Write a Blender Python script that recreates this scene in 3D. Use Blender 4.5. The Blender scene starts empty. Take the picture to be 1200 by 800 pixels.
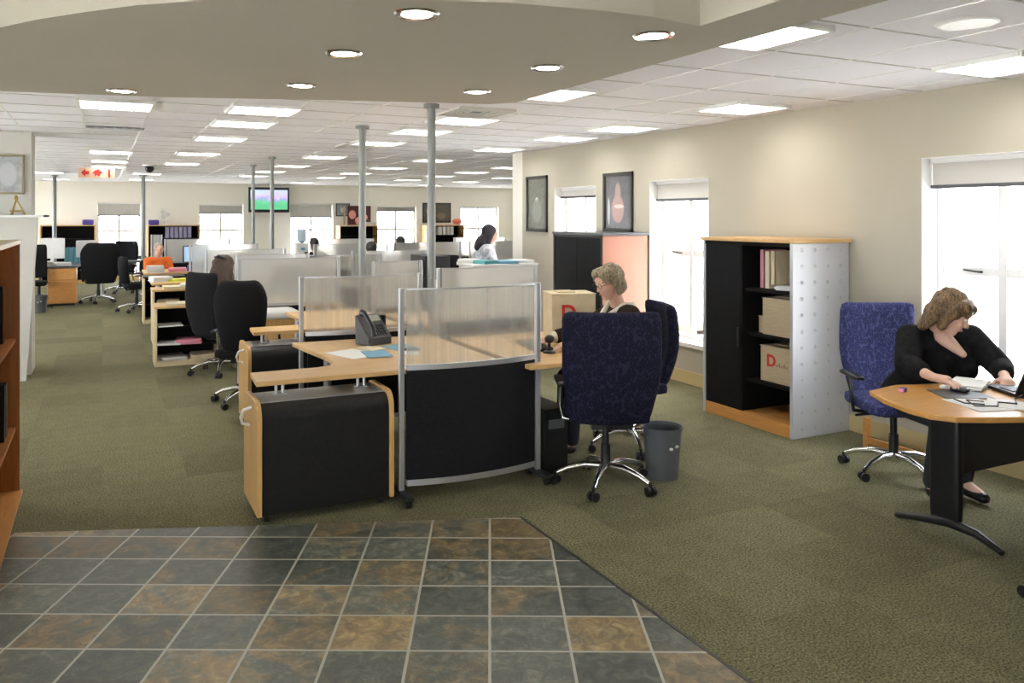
import bpy, bmesh, math, random
from mathutils import Vector, Matrix, Quaternion
S = bpy.context.scene
COL = S.collection
random.seed(7)

# ---------------------------------------------------------------- camera
# world: X to the right wall, Y down the room, Z up, metres; the camera stands at the origin, 1.7 m up
YAW = math.atan(445 / 930)
cam_data = bpy.data.cameras.new('camera')
cam_data.sensor_width = 36.0
cam_data.lens = 930 * 36 / 1200
cam_data.shift_x = 35 / 1200
cam_data.shift_y = -147 / 1200
cam_data.clip_start = 0.05
cam_data.clip_end = 200
cam = bpy.data.objects.new('camera', cam_data)
COL.objects.link(cam)
cam.location = (0, 0, 1.7)
cam.rotation_euler = (math.pi / 2, 0, -YAW)
S.camera = cam

# ---------------------------------------------------------------- light
EXPOSURE = 0.15
SKY = 10.0
PANEL = 14.0       # ceiling fluorescent fittings
SPOT = 22.0
S.view_settings.view_transform = 'Standard'
S.view_settings.look = 'None'
S.view_settings.gamma = 1
S.view_settings.use_curve_mapping = False
S.view_settings.exposure = EXPOSURE
S.cycles.max_bounces = 8
S.cycles.diffuse_bounces = 5
S.cycles.transparent_max_bounces = 16
S.cycles.sample_clamp_indirect = 30
w = bpy.data.worlds.new('sky'); S.world = w; w.use_nodes = True
bg = w.node_tree.nodes['Background']
bg.inputs[0].default_value = (.92, .97, 1.06, 1)
bg.inputs[1].default_value = SKY

added_sun_data = bpy.data.lights.new('added_sun', 'SUN'); added_sun_data.energy = 34; added_sun_data.angle = .02; added_sun_data.color = (1, .97, .93)
added_sun = bpy.data.objects.new('added_sun', added_sun_data); COL.objects.link(added_sun)
added_sun.rotation_euler = (0, -math.radians(25), 0)      # sunlight added for ground bounce; high, from the far side of the building
def portal(loc, rot, sx, sy):
    d = bpy.data.lights.new('window_portal', 'AREA'); d.shape = 'RECTANGLE'; d.size = sx; d.size_y = sy
    d.cycles.is_portal = True
    o = bpy.data.objects.new('window_portal', d); COL.objects.link(o); o.location = loc; o.rotation_euler = rot
for y in (3.34, 6.52, 8.52):
    portal((5.75, y, 1.25), (0, math.pi / 2, 0), 1.7, 0.92)
ADDED_LEFT_WINDOWS = [(-2.6, -.3), (.6, 3.2), (6.4, 8.8), (9.8, 12.2), (13.2, 15.4), (17.4, 19.4), (20.4, 22.4)]   # unseen windows added on the left to brighten the room
for a, b in ADDED_LEFT_WINDOWS:
    portal((-3.75, (a + b) / 2, 1.25), (0, -math.pi / 2, 0), 1.7, b - a)
portal((-1.0, -3.65, 1.55), (math.pi / 2, 0, 0), 2.4, 1.3)  # portal of the added rear window
for x in (0.4, 2.98, 5.5, 8.12, 10.93):
    portal((x, 23.4, 1.25), (-math.pi / 2, 0, 0), 1.2, 1.6)

# ---------------------------------------------------------------- materials
def mat(name, color=(.5, .5, .5), rough=.6, metal=0.0, emit=0, emit_col=None, spec=.5):
    m = bpy.data.materials.new(name); m.use_nodes = True
    b = m.node_tree.nodes['Principled BSDF']
    b.inputs['Base Color'].default_value = (*color, 1)
    b.inputs['Roughness'].default_value = rough
    b.inputs['Metallic'].default_value = metal
    b.inputs['Specular IOR Level'].default_value = spec
    if emit:
        b.inputs['Emission Color'].default_value = (*(emit_col or color), 1)
        b.inputs['Emission Strength'].default_value = emit
    return m

class NT:
    """tiny node helper"""
    def __init__(self, m):
        self.m = m; self.t = m.node_tree; self.b = self.t.nodes['Principled BSDF']
        self.co = self.t.nodes.new('ShaderNodeTexCoord').outputs['Object']
    def new(self, kind, **kw):
        n = self.t.nodes.new(kind)
        for k, v in kw.items(): setattr(n, k, v)
        return n
    def link(self, a, b): self.t.links.new(a, b)
    def mapping(self, scale=(1, 1, 1), loc=(0, 0, 0), rot=(0, 0, 0), src=None):
        n = self.new('ShaderNodeMapping'); self.link(src or self.co, n.inputs[0])
        n.inputs['Location'].default_value = loc; n.inputs['Rotation'].default_value = rot; n.inputs['Scale'].default_value = scale
        return n.outputs[0]
    def noise(self, scale, detail=3, rough=.5, src=None, dist=0):
        n = self.new('ShaderNodeTexNoise'); self.link(src or self.co, n.inputs['Vector'])
        n.inputs['Scale'].default_value = scale; n.inputs['Detail'].default_value = detail
        n.inputs['Roughness'].default_value = rough; n.inputs['Distortion'].default_value = dist
        return n.outputs['Fac']
    def ramp(self, src, stops, interp='LINEAR'):
        n = self.new('ShaderNodeValToRGB'); self.link(src, n.inputs[0]); r = n.color_ramp; r.interpolation = interp
        while len(r.elements) < len(stops): r.elements.new(.5)
        for e, (p, c) in zip(r.elements, stops):
            e.position = p; e.color = (*c, 1) if len(c) == 3 else c
        return n.outputs[0]
    def math(self, op, a, b=None, c=None):
        n = self.new('ShaderNodeMath', operation=op)
        for i, v in enumerate((a, b, c)):
            if v is None: continue
            if isinstance(v, (int, float)): n.inputs[i].default_value = v
            else: self.link(v, n.inputs[i])
        return n.outputs[0]
    def mix(self, fac, a, b, mode='MIX'):
        n = self.new('ShaderNodeMix', data_type='RGBA', blend_type=mode)
        for i, v in ((0, fac), (6, a), (7, b)):
            if isinstance(v, (int, float)): n.inputs[i].default_value = v
            elif isinstance(v, tuple): n.inputs[i].default_value = (*v, 1)
            else: self.link(v, n.inputs[i])
        return n.outputs[2]
    def xyz(self, src=None):
        n = self.new('ShaderNodeSeparateXYZ'); self.link(src or self.co, n.inputs[0]); return n.outputs
    def vec(self, x, y, z=0):
        n = self.new('ShaderNodeCombineXYZ')
        for i, v in enumerate((x, y, z)):
            if isinstance(v, (int, float)): n.inputs[i].default_value = v
            else: self.link(v, n.inputs[i])
        return n.outputs[0]
    def white(self, v):
        n = self.new('ShaderNodeTexWhiteNoise', noise_dimensions='3D'); self.link(v, n.inputs[0]); return n.outputs['Value']
    def color(self, c): self.link(c, self.b.inputs['Base Color'])
    def bump(self, h, strength=.3, dist=.01):
        n = self.new('ShaderNodeBump'); n.inputs['Strength'].default_value = strength; n.inputs['Distance'].default_value = dist
        self.link(h, n.inputs['Height']); self.link(n.outputs[0], self.b.inputs['Normal'])

def noisy(name, c1, c2, scale, rough=.6, bump=0, metal=0, stretch=(1, 1, 1), spec=.5, detail=3):
    m = mat(name, c1, rough, metal, spec=spec); n = NT(m)
    f = n.noise(scale, detail, src=n.mapping(stretch))
    n.color(n.ramp(f, [(.35, c1), (.65, c2)]))
    if bump: n.bump(f, bump, .004)
    return m
def wood(name, c1, c2, axis=0, rough=.35):
    m = mat(name, c1, rough); n = NT(m)
    st = [14, 14, 14]; st[axis] = 1.2
    f = n.noise(2.2, 5, .6, src=n.mapping(tuple(st)), dist=1.2)
    n.color(n.ramp(f, [(.3, c1), (.7, c2)]))
    return m

M = {}
def carpet():
    m = mat('carpet', (.1, .1, .06), .95, spec=.1); n = NT(m); x, y, z = n.xyz()
    tile = n.white(n.vec(n.math('FLOOR', n.math('DIVIDE', x, .5)), n.math('FLOOR', n.math('DIVIDE', y, .5))))
    fine = n.noise(95, 4, .75)
    mid = n.noise(9, 3)
    base = n.ramp(fine, [(.36, (.052, .051, .029)), (.64, (.300, .284, .165))])
    tone = n.ramp(tile, [(0, (.86, .86, .86)), (1, (1.10, 1.10, 1.10))])
    base = n.mix(1, base, tone, 'MULTIPLY')
    n.color(n.mix(1, base, n.ramp(mid, [(.3, (.92, .92, .92)), (.7, (1.08, 1.08, 1.06))]), 'MULTIPLY'))
    n.bump(fine, .5, .006)
    return m
M['carpet'] = carpet()
def slate():
    m = mat('slate', (.1, .1, .1), .35, spec=.4); n = NT(m); x, y, z = n.xyz()
    u = n.math('DIVIDE', x, .317); v = n.math('DIVIDE', n.math('SUBTRACT', y, 3.367), .272)
    fu, fv = n.math('FLOOR', u), n.math('FLOOR', v)
    cell = n.vec(fu, fv, 3.7)
    r = n.white(cell); r2 = n.white(n.vec(fu, fv, 9.1))
    off = n.new('ShaderNodeVectorMath', operation='ADD'); n.link(n.co, off.inputs[0]); n.link(n.vec(n.math('MULTIPLY', r, 30), n.math('MULTIPLY', r2, 30)), off.inputs[1])
    cl = n.noise(3.2, 8, .62, src=off.outputs[0], dist=1.4)
    fine = n.noise(14, 7, .72, src=off.outputs[0], dist=.8)
    grey = n.ramp(fine, [(.30, (.045, .052, .048)), (.5, (.100, .108, .092)), (.70, (.21, .215, .175))])
    rust = n.ramp(fine, [(.30, (.10, .085, .055)), (.5, (.26, .175, .080)), (.70, (.46, .34, .17))])
    # how rusty a tile is, broken up by the cloudy noise
    amount = n.math('ADD', n.math('MULTIPLY', r, 1.05), n.math('MULTIPLY', n.math('SUBTRACT', cl, .5), 2.2))
    f = n.ramp(amount, [(.50, (0, 0, 0)), (.95, (.85, .85, .85))])
    c = n.mix(f, grey, rust)
    c = n.mix(1, c, n.ramp(r2, [(0, (.55, .58, .58)), (1, (1.35, 1.35, 1.3))]), 'MULTIPLY')
    wob = n.math('MULTIPLY', n.math('SUBTRACT', n.noise(20, 3), .5), .012)
    gu = n.math('ABSOLUTE', n.math('SUBTRACT', n.math('FRACT', n.math('ADD', n.math('ADD', u, .5), wob)), .5))
    gv = n.math('ABSOLUTE', n.math('SUBTRACT', n.math('FRACT', n.math('ADD', n.math('ADD', v, .5), wob)), .5))
    g = n.math('LESS_THAN', n.math('MINIMUM', gu, n.math('MULTIPLY', gv, .86)), .018)
    n.color(n.mix(g, c, (.42, .41, .35)))
    n.link(n.ramp(fine, [(.3, (.28, .28, .28)), (.7, (.5, .5, .5))]), n.b.inputs['Roughness'])
    n.bump(n.math('SUBTRACT', fine, g), .35, .006)
    return m
M['slate'] = slate()
def wallpaint(name, c):
    m = mat(name, c, .85, spec=.2); n = NT(m); f = n.noise(180, 2); n.bump(f, .06, .002)
    g = n.noise(.7, 2); a = tuple(v * .97 for v in c); n.color(n.ramp(g, [(.3, a), (.7, c)])); return m
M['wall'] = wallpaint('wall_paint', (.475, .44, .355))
M['wall_far'] = wallpaint('far_wall_paint', (.88, .85, .76))
M['white_wall'] = wallpaint('white_wall_paint', (.62, .61, .56))
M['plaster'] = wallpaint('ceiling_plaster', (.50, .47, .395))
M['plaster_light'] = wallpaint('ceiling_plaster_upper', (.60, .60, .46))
def ceil_tile():
    m = mat('ceiling_tile', (.7, .7, .68), .9, spec=.2); n = NT(m)
    f = n.noise(220, 2, .8)
    n.color(n.ramp(f, [(.32, (.80, .80, .84)), (.42, (.90, .90, .95))])); n.bump(f, .2, .002); return m
M['ceiling'] = ceil_tile()
M['tbar'] = mat('grid_bar', (.80, .80, .79), .35)
M['tbar_dull'] = mat('grid_bar_dull', (.50, .49, .47), .6)
M['white'] = mat('white_gloss', (.80, .80, .78), .35)
M['offwhite'] = mat('off_white_plastic', (.62, .60, .55), .5)
M['beech'] = wood('beech', (.56, .335, .125), (.70, .45, .20))
M['beech_v'] = wood('beech_upright', (.52, .30, .10), (.66, .40, .155), 2)
M['cherry'] = wood('cherry_wood', (.36, .115, .03), (.50, .19, .05), 2)
M['orange_wood'] = wood('orange_wood', (.50, .22, .055), (.66, .33, .10), 1)
M['edge'] = wood('pale_edge', (.66, .52, .30), (.74, .60, .38))
M['peach'] = mat('peach_reflection', (.42, .165, .095), .4)  # beech reflected in the cabinet side, put into its colour
M['black'] = noisy('black_laminate', (.010, .010, .010), (.014, .014, .014), 60, .38, spec=.3)
M['black_fab'] = noisy('black_fabric', (.008, .008, .009), (.017, .017, .018), 150, .9, .3, spec=.15)
M['dark_in'] = mat('dark_interior', (.006, .0055, .005), .8, spec=.2)
M['plastic'] = mat('black_plastic', (.012, .012, .013), .35)
M['grey_pl'] = mat('grey_plastic', (.085, .09, .097), .45)
M['chrome'] = mat('chrome', (.75, .75, .76), .18, 1)
M['alu'] = mat('aluminium', (.62, .63, .65), .38, .85)
M['pole'] = mat('pole_metal', (.25, .26, .255), .42, .5)
M['paper'] = mat('paper', (.78, .78, .76), .8)
M['cream_pap'] = mat('cream_paper', (.70, .62, .45), .8)
M['blue_pap'] = mat('blue_print', (.16, .36, .50), .6)
M['teal'] = mat('teal_binder', (.10, .36, .38), .5)
M['yellow'] = mat('yellow_paper', (.62, .62, .06), .7)
M['pink'] = mat('pink_paper', (.72, .28, .36), .7)
M['purple'] = mat('purple_plastic', (.07, .04, .28), .5)
M['red'] = mat('red_print', (.60, .03, .025), .5)
M['card'] = noisy('cardboard', (.50, .40, .26), (.56, .46, .30), 12, .85, 0, stretch=(1, 1, 6))
M['card_light'] = noisy('pale_cardboard', (.60, .50, .32), (.68, .57, .38), 12, .85)
M['gold'] = mat('gold', (.36, .25, .09), .45, .5)
M['khaki'] = mat('khaki_frame', (.30, .26, .15), .5)
M['frame_dark'] = mat('dark_frame', (.03, .03, .025), .4)
M['glass'] = None
def glass():
    m = bpy.data.materials.new('window_glass'); m.use_nodes = True; t = m.node_tree; t.nodes.clear()
    o = t.nodes.new('ShaderNodeOutputMaterial'); a = t.nodes.new('ShaderNodeBsdfTransparent'); g = t.nodes.new('ShaderNodeBsdfGlossy')
    g.inputs['Roughness'].default_value = .02; mx = t.nodes.new('ShaderNodeMixShader'); mx.inputs[0].default_value = .05
    t.links.new(a.outputs[0], mx.inputs[1]); t.links.new(g.outputs[0], mx.inputs[2]); t.links.new(mx.outputs[0], o.inputs[0]); return m
M['glass'] = glass()
def poly(name, veil=.42, tint=(.62, .61, .57), rough=.22):
    """fluted twin-wall polycarbonate: a blurring sheet with a milky veil and faint upright flutes"""
    m = bpy.data.materials.new(name); m.use_nodes = True; t = m.node_tree; b = t.nodes['Principled BSDF']; n = NT(m)
    x, y, z = n.xyz()
    fl = n.math('ABSOLUTE', n.math('SINE', n.math('MULTIPLY', x, math.pi / .022)))
    wide = n.noise(1, 4, .7, src=n.mapping((22, 1, .2)))
    n.color(n.ramp(fl, [(0, tuple(v * .85 for v in tint)), (.4, tint)]))
    b.inputs['Roughness'].default_value = .3
    tl = t.nodes.new('ShaderNodeBsdfTranslucent'); tl.inputs[0].default_value = (*tint, 1)
    m1 = t.nodes.new('ShaderNodeMixShader'); m1.inputs[0].default_value = .5
    t.links.new(b.outputs[0], m1.inputs[1]); t.links.new(tl.outputs[0], m1.inputs[2])
    rf = t.nodes.new('ShaderNodeBsdfRefraction'); rf.inputs['Roughness'].default_value = rough; rf.inputs['IOR'].default_value = 1.12; rf.inputs[0].default_value = (.97, .97, .95, 1)
    tr = t.nodes.new('ShaderNodeBsdfTransparent'); m3 = t.nodes.new('ShaderNodeMixShader'); m3.inputs[0].default_value = .8
    t.links.new(tr.outputs[0], m3.inputs[1]); t.links.new(rf.outputs[0], m3.inputs[2])
    m2 = t.nodes.new('ShaderNodeMixShader')
    k = n.math('ADD', n.math('MULTIPLY', fl, -.04), n.math('ADD', n.math('MULTIPLY', n.math('SUBTRACT', wide, .5), .45), veil * .62))
    t.links.new(k, m2.inputs[0]); t.links.new(m3.outputs[0], m2.inputs[1]); t.links.new(m1.outputs[0], m2.inputs[2])
    t.links.new(m2.outputs[0], t.nodes['Material Output'].inputs[0])
    return m
M['poly'] = poly('fluted_polycarbonate')
M['poly_white'] = poly('milky_polycarbonate', .75, (.74, .74, .72), .3)
def blue_fabric(name, c1, c2, sc):
    m = mat(name, c1, .9, spec=.15); n = NT(m)
    v = n.new('ShaderNodeTexVoronoi'); n.link(n.mapping((1, 1, .62)), v.inputs[0]); v.inputs['Scale'].default_value = sc
    f = n.noise(sc * 6, 2)
    c = n.ramp(v.outputs['Distance'], [(.12, c2), (.34, c1), (.55, c1), (.75, c2)])
    n.color(n.mix(.35, c, n.ramp(f, [(.35, c1), (.65, c2)]))); n.bump(f, .3, .003); return m
M['navy'] = blue_fabric('navy_patterned_fabric', (.007, .007, .016), (.026, .026, .055), 48)
M['blue'] = blue_fabric('blue_patterned_fabric', (.020, .024, .085), (.095, .105, .25), 58)
def dimpled():
    m = mat('dimpled_steel', (.55, .56, .58), .42, .25); n = NT(m); x, y, z = n.xyz()
    fx = n.math('SUBTRACT', n.math('FRACT', n.math('DIVIDE', x, .14)), .5); fz = n.math('SUBTRACT', n.math('FRACT', n.math('DIVIDE', z, .125)), .5)
    d = n.math('SQRT', n.math('ADD', n.math('MULTIPLY', fx, fx), n.math('MULTIPLY', fz, fz)))
    k = n.ramp(d, [(.07, (0, 0, 0)), (.13, (1, 1, 1))])
    n.color(n.mix(k, (.50, .51, .53), (.56, .57, .60))); n.bump(k, .6, .008); return m
M['dimpled'] = dimpled()
def slats(name, c, axis, pitch, depth=.5):
    m = mat(name, c, .6, spec=.2); n = NT(m); v = n.xyz()[axis]
    f = n.math('FRACT', n.math('DIVIDE', v, pitch)); n.bump(n.math('SMOOTH_MIN', f, .8, .2), depth, .006); return m
M['tambour'] = slats('black_tambour', (.005, .005, .006), 1, .03)
M['skin'] = noisy('skin', (.58, .33, .23), (.66, .40, .29), 9, .55)
M['skin_b'] = noisy('fair_skin', (.62, .38, .28), (.70, .45, .34), 9, .55)
M['skin_dark'] = noisy('tan_skin', (.40, .23, .15), (.46, .27, .18), 9, .55)
def hair(name, c1, c2):
    m = mat(name, c1, .5); n = NT(m); f = n.noise(7, 6, .75, src=n.mapping((7, 7, 2.4)), dist=2.2)
    n.color(n.ramp(f, [(.38, c1), (.62, c2)])); n.bump(f, .6, .01); return m
M['hair_blond'] = hair('grey_blond_hair', (.060, .040, .020), (.40, .32, .19))
M['hair_brown'] = hair('highlighted_brown_hair', (.018, .009, .005), (.28, .17, .075))
M['hair_dark'] = hair('dark_hair', (.010, .008, .007), (.035, .028, .022))
M['hair_auburn'] = hair('auburn_hair', (.030, .016, .009), (.095, .050, .025))
M['hair_grey'] = hair('short_grey_hair', (.25, .20, .16), (.42, .36, .30))
M['cloth_black'] = noisy('black_cloth', (.008, .008, .009), (.014, .014, .015), 30, .92, .2, spec=.12)
M['cloth_brown'] = noisy('dark_brown_knit', (.020, .013, .010), (.035, .024, .018), 80, .9, .3, spec=.15)
M['cloth_cream'] = noisy('cream_cloth', (.60, .56, .46), (.70, .66, .56), 30, .85, .1)
M['cloth_grey'] = noisy('patterned_grey_cloth', (.26, .28, .33), (.62, .63, .66), 26, .85, .1)
M['cloth_orange'] = mat('orange_cloth', (.85, .17, .02), .8)
M['scarf'] = noisy('black_scarf', (.012, .010, .014), (.03, .022, .03), 20, .8)
M['lips'] = mat('lips', (.42, .13, .11), .5)
M['eye'] = mat('eye_white', (.7, .68, .65), .3)
M['iris'] = mat('iris', (.03, .02, .015), .2)
M['jeans'] = mat('dark_trousers', (.015, .016, .022), .9)

# ---------------------------------------------------------------- mesh building
class MB:
    def __init__(s): s.bm = bmesh.new()
    def _add(s, verts, faces):
        vs = [s.bm.verts.new(v) for v in verts]
        for f in faces:
            try: s.bm.faces.new([vs[i] for i in f])
            except ValueError: pass
        return vs
    def box(s, c, d, rz=0):
        cx, cy, cz = c; x, y, z = (v / 2 for v in d); co, si = math.cos(rz), math.sin(rz)
        P = []
        for k in (-z, z):
            for (a, b) in ((-x, -y), (x, -y), (x, y), (-x, y)):
                P.append((cx + a * co - b * si, cy + a * si + b * co, cz + k))
        s._add(P, [(3, 2, 1, 0), (4, 5, 6, 7), (0, 1, 5, 4), (1, 2, 6, 5), (2, 3, 7, 6), (3, 0, 4, 7)]); return s
    def bx(s, x0, x1, y0, y1, z0, z1):
        return s.box(((x0 + x1) / 2, (y0 + y1) / 2, (z0 + z1) / 2), (abs(x1 - x0), abs(y1 - y0), abs(z1 - z0)))
    def prism(s, pts, z0, z1):
        """closed outline in XY raised from z0 to z1"""
        a = sum(p[0] * q[1] - q[0] * p[1] for p, q in zip(pts, pts[1:] + pts[:1]))
        if a < 0: pts = pts[::-1]
        n = len(pts)
        s._add([(x, y, z0) for x, y in pts] + [(x, y, z1) for x, y in pts],
               [tuple(range(n))[::-1], tuple(range(n, 2 * n))] + [(i, (i + 1) % n, n + (i + 1) % n, n + i) for i in range(n)]); return s
    def extr(s, pts, a0, a1, axis=0):
        """closed outline in the plane across axis (0: YZ, 1: XZ) swept from a0 to a1"""
        n = len(pts)
        mk = (lambda a, p: (a, p[0], p[1])) if axis == 0 else (lambda a, p: (p[0], a, p[1]))
        s._add([mk(a0, p) for p in pts] + [mk(a1, p) for p in pts],
               [tuple(range(n)), tuple(range(n, 2 * n))[::-1]] + [((i + 1) % n, i, n + i, n + (i + 1) % n) for i in range(n)])
        bmesh.ops.recalc_face_normals(s.bm, faces=s.bm.faces[:]); return s
    def tube(s, pts, r, n=10, caps=True, closed=False):
        pts = [Vector(p) for p in pts]; rs = r if isinstance(r, (list, tuple)) else [r] * len(pts)
        rings = []; up = Vector((0, 0, 1)); prev = None
        for i, p in enumerate(pts):
            if closed: t = (pts[(i + 1) % len(pts)] - pts[i - 1])
            else: t = (pts[min(i + 1, len(pts) - 1)] - pts[max(i - 1, 0)])
            t.normalize()
            if prev is None:
                a = t.cross(up if abs(t.z) < .9 else Vector((1, 0, 0))).normalized()
            else:
                a = (prev - t * prev.dot(t)).normalized()
            prev = a; b = t.cross(a)
            rings.append([s.bm.verts.new(p + (a * math.cos(q) + b * math.sin(q)) * rs[i]) for q in (2 * math.pi * k / n for k in range(n))])
        R = list(zip(rings, rings[1:])) + ([(rings[-1], rings[0])] if closed else [])
        for A, B in R:
            for k in range(n): s.bm.faces.new((A[k], A[(k + 1) % n], B[(k + 1) % n], B[k]))
        if caps and not closed:
            s.bm.faces.new(rings[0][::-1]); s.bm.faces.new(rings[-1])
        return s
    def cyl(s, p0, p1, r, r1=None, n=20): return s.tube([p0, p1], [r, r if r1 is None else r1], n)
    def lathe(s, prof, c=(0, 0, 0), n=28):
        """profile of (radius, z) turned about Z"""
        rings = [[s.bm.verts.new((c[0] + r * math.cos(a), c[1] + r * math.sin(a), c[2] + z)) for a in (2 * math.pi * k / n for k in range(n))] for r, z in prof]
        for A, B in zip(rings, rings[1:]):
            for k in range(n): s.bm.faces.new((A[k], A[(k + 1) % n], B[(k + 1) % n], B[k]))
        s.bm.faces.new(rings[0][::-1]); s.bm.faces.new(rings[-1]); return s
    def ell(s, c, r, rot=None, seg=20):
        m = Matrix.Translation(c) @ (rot.to_4x4() if rot else Matrix()) @ Matrix.Diagonal((*r, 1))
        bmesh.ops.create_uvsphere(s.bm, u_segments=seg, v_segments=seg * 2 // 3, radius=1, matrix=m); return s
    def cap(s, p0, r0, p1, r1, side=None, k=1.0, n=16):
        """tapered limb with round ends; k flattens or widens it along side"""
        p0, p1 = Vector(p0), Vector(p1); t = p1 - p0; L = t.length
        if L < 1e-6: t = Vector((0, 0, 1))
        t = t.normalized()
        a = Vector(side) if side else t.cross(Vector((0, 0, 1)) if abs(t.z) < .9 else Vector((1, 0, 0)))
        a = (a - t * a.dot(t)).normalized(); b = t.cross(a)
        rings = []
        prof = [(-math.sin(q) * r0, math.cos(q) * r0) for q in (1.45, 1.1, .7, .35)] + [(0, r0), (L * .33, r0 * .67 + r1 * .33), (L * .67, r0 * .33 + r1 * .67), (L, r1)] + [(L + math.sin(q) * r1, math.cos(q) * r1) for q in (.35, .7, 1.1, 1.45)]
        for h, r in prof:
            rings.append([s.bm.verts.new(p0 + t * h + a * (math.cos(q) * r * k) + b * (math.sin(q) * r)) for q in (2 * math.pi * j / n for j in range(n))])
        for A, B in zip(rings, rings[1:]):
            for j in range(n): s.bm.faces.new((A[j], A[(j + 1) % n], B[(j + 1) % n], B[j]))
        s.bm.faces.new(rings[0][::-1]); s.bm.faces.new(rings[-1]); return s
    def rbox(s, c, d, r, cuts=6, rot=None, deform=None):
        """soft cushion: subdivided box with round edges"""
        b = bmesh.new(); bmesh.ops.create_cube(b, size=1); bmesh.ops.subdivide_edges(b, edges=b.edges[:], cuts=cuts, use_grid_fill=True)
        h = Vector(d) / 2
        for v in b.verts:
            # spread the cuts so that some fall in the rounded rim
            p = Vector([math.copysign(min(1, abs(q * 2) ** .8), q) * hh for q, hh in zip(v.co, h)])
            q = Vector([max(-hh + r, min(hh - r, pp)) for pp, hh in zip(p, h)])
            dd = p - q
            if dd.length > 1e-9: p = q + dd.normalized() * r
            if deform: p = Vector(deform(p))
            if rot: p = rot @ p
            v.co = p + Vector(c)
        me = bpy.data.meshes.new('t'); b.to_mesh(me); b.free(); s.bm.from_mesh(me); bpy.data.meshes.remove(me); return s
    def build(s, name, m, parent=None, smooth=None, bevel=0, loc=None, rz=0, fix=True):
        if fix: bmesh.ops.recalc_face_normals(s.bm, faces=s.bm.faces[:])
        me = bpy.data.meshes.new(name); s.bm.to_mesh(me); s.bm.free()
        ms = m if isinstance(m, list) else [m]
        for q in ms: me.materials.append(M[q] if isinstance(q, str) else q)
        o = bpy.data.objects.new(name, me); COL.objects.link(o)
        if parent: o.parent = parent
        if loc: o.location = loc
        if rz: o.rotation_euler.z = rz
        if smooth is not None:
            me.polygons.foreach_set('use_smooth', [True] * len(me.polygons))
            if smooth: me.set_sharp_from_angle(angle=math.radians(smooth))
        if bevel:
            b = o.modifiers.new('bevel', 'BEVEL'); b.width = bevel; b.segments = 2; b.limit_method = 'ANGLE'
        return o

def tag(o, label=None, cat=None, group=None, kind=None):
    if label: o['label'] = label
    if cat: o['category'] = cat
    if group: o['group'] = group
    if kind: o['kind'] = kind
    return o
def thing(name, label, cat, loc=(0, 0, 0), rz=0, group=None):
    o = bpy.data.objects.new(name, None); COL.objects.link(o); o.empty_display_size = .1
    o.location = loc; o.rotation_euler.z = rz; return tag(o, label, cat, group)
def kids(o): return [c for c in bpy.data.objects if c.parent == o]
def dup(root, loc, rz=0, label=None, group=None, swap=None):
    """a copy of a thing with copies of its parts and their sub-parts; swap replaces materials"""
    def cp(o, parent):
        c = o.copy(); COL.objects.link(c); c.parent = parent
        if swap and c.data and any(ms.name in swap for ms in c.data.materials):
            c.data = c.data.copy()
            for i, ms in enumerate(c.data.materials):
                if ms.name in swap: c.data.materials[i] = swap[ms.name]
        for k in kids(o): cp(k, c)
        return c
    r = cp(root, None); r.location = loc; r.rotation_euler.z = rz
    if label: r['label'] = label
    if group: r['group'] = group
    return r
def facing(fx, fy): return math.atan2(-fx, fy)      # turns local +Y to (fx, fy)
def struct(name, mb, m, **kw):
    o = mb.build(name, m, **kw); o['kind'] = 'structure'; return o
def remesh(o, voxel, smooth=4):
    """one continuous skin over overlapping pieces"""
    r = o.modifiers.new('r', 'REMESH'); r.mode = 'VOXEL'; r.voxel_size = voxel; r.use_smooth_shade = True
    sm = o.modifiers.new('s', 'SMOOTH'); sm.iterations = smooth; sm.factor = .5
    dg = bpy.context.evaluated_depsgraph_get(); me = bpy.data.meshes.new_from_object(o.evaluated_get(dg))
    o.modifiers.clear(); old = o.data; mats = list(old.materials); o.data = me
    if not me.materials:
        for q in mats: me.materials.append(q)
    me.polygons.foreach_set('use_smooth', [True] * len(me.polygons)); return o

# ================================================================ the room
XR, YC, XF, YF, XL, YB, CZ = 5.36, 9.88, 12.15, 23.0, -3.3, -3.2, 2.6
T = .30
OUT = [(XL - T, YB - T), (XR + T, YB - T), (XR + T, YC), (XF + T, YC), (XF + T, YF + T), (XL - T, YF + T)]     # the building's outline
mb = MB(); mb.prism(OUT, -.12, 0)
struct('floor', mb, 'carpet')
# slate area: laid square to the view, its right edge runs along the room
ta = -(YAW + math.radians(.55)); ct, st = math.cos(ta), math.sin(ta)
world = [(XL, 6.02), (2.12, 3.94), (2.12, YB), (XL, YB)]
mb = MB(); mb.prism([(x * ct + y * st, -x * st + y * ct) for x, y in world], -.05, .004)
struct('floor_slate', mb, 'slate', rz=ta)
mb = MB()
mb.bx(2.12, 2.135, YB, 3.94, 0, .006)
struct('trim_1', mb, 'frame_dark')

def wall_x(name, x0, x1, y0, y1, holes, m, z1=CZ):
    """wall standing along Y between x0 and x1 with window holes (ya, yb, za, zb)"""
    mb = MB(); y = y0
    for (ya, yb, za, zb) in sorted(holes):
        mb.bx(x0, x1, y, ya, 0, z1); mb.bx(x0, x1, ya, yb, 0, za); mb.bx(x0, x1, ya, yb, zb, z1); y = yb
    mb.bx(x0, x1, y, y1, 0, z1); return struct(name, mb, m)
def wall_y(name, y0, y1, x0, x1, holes, m, z1=CZ):
    mb = MB(); x = x0
    for (xa, xb, za, zb) in sorted(holes):
        mb.bx(x, xa, y0, y1, 0, z1); mb.bx(xa, xb, y0, y1, 0, za); mb.bx(xa, xb, y0, y1, zb, z1); x = xb
    mb.bx(x, x1, y0, y1, 0, z1); return struct(name, mb, m)
RW = [(2.88, 3.82, .42, 2.12), (6.06, 6.99, .42, 2.08), (8.03, 9.0, .42, 2.07)]
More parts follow.
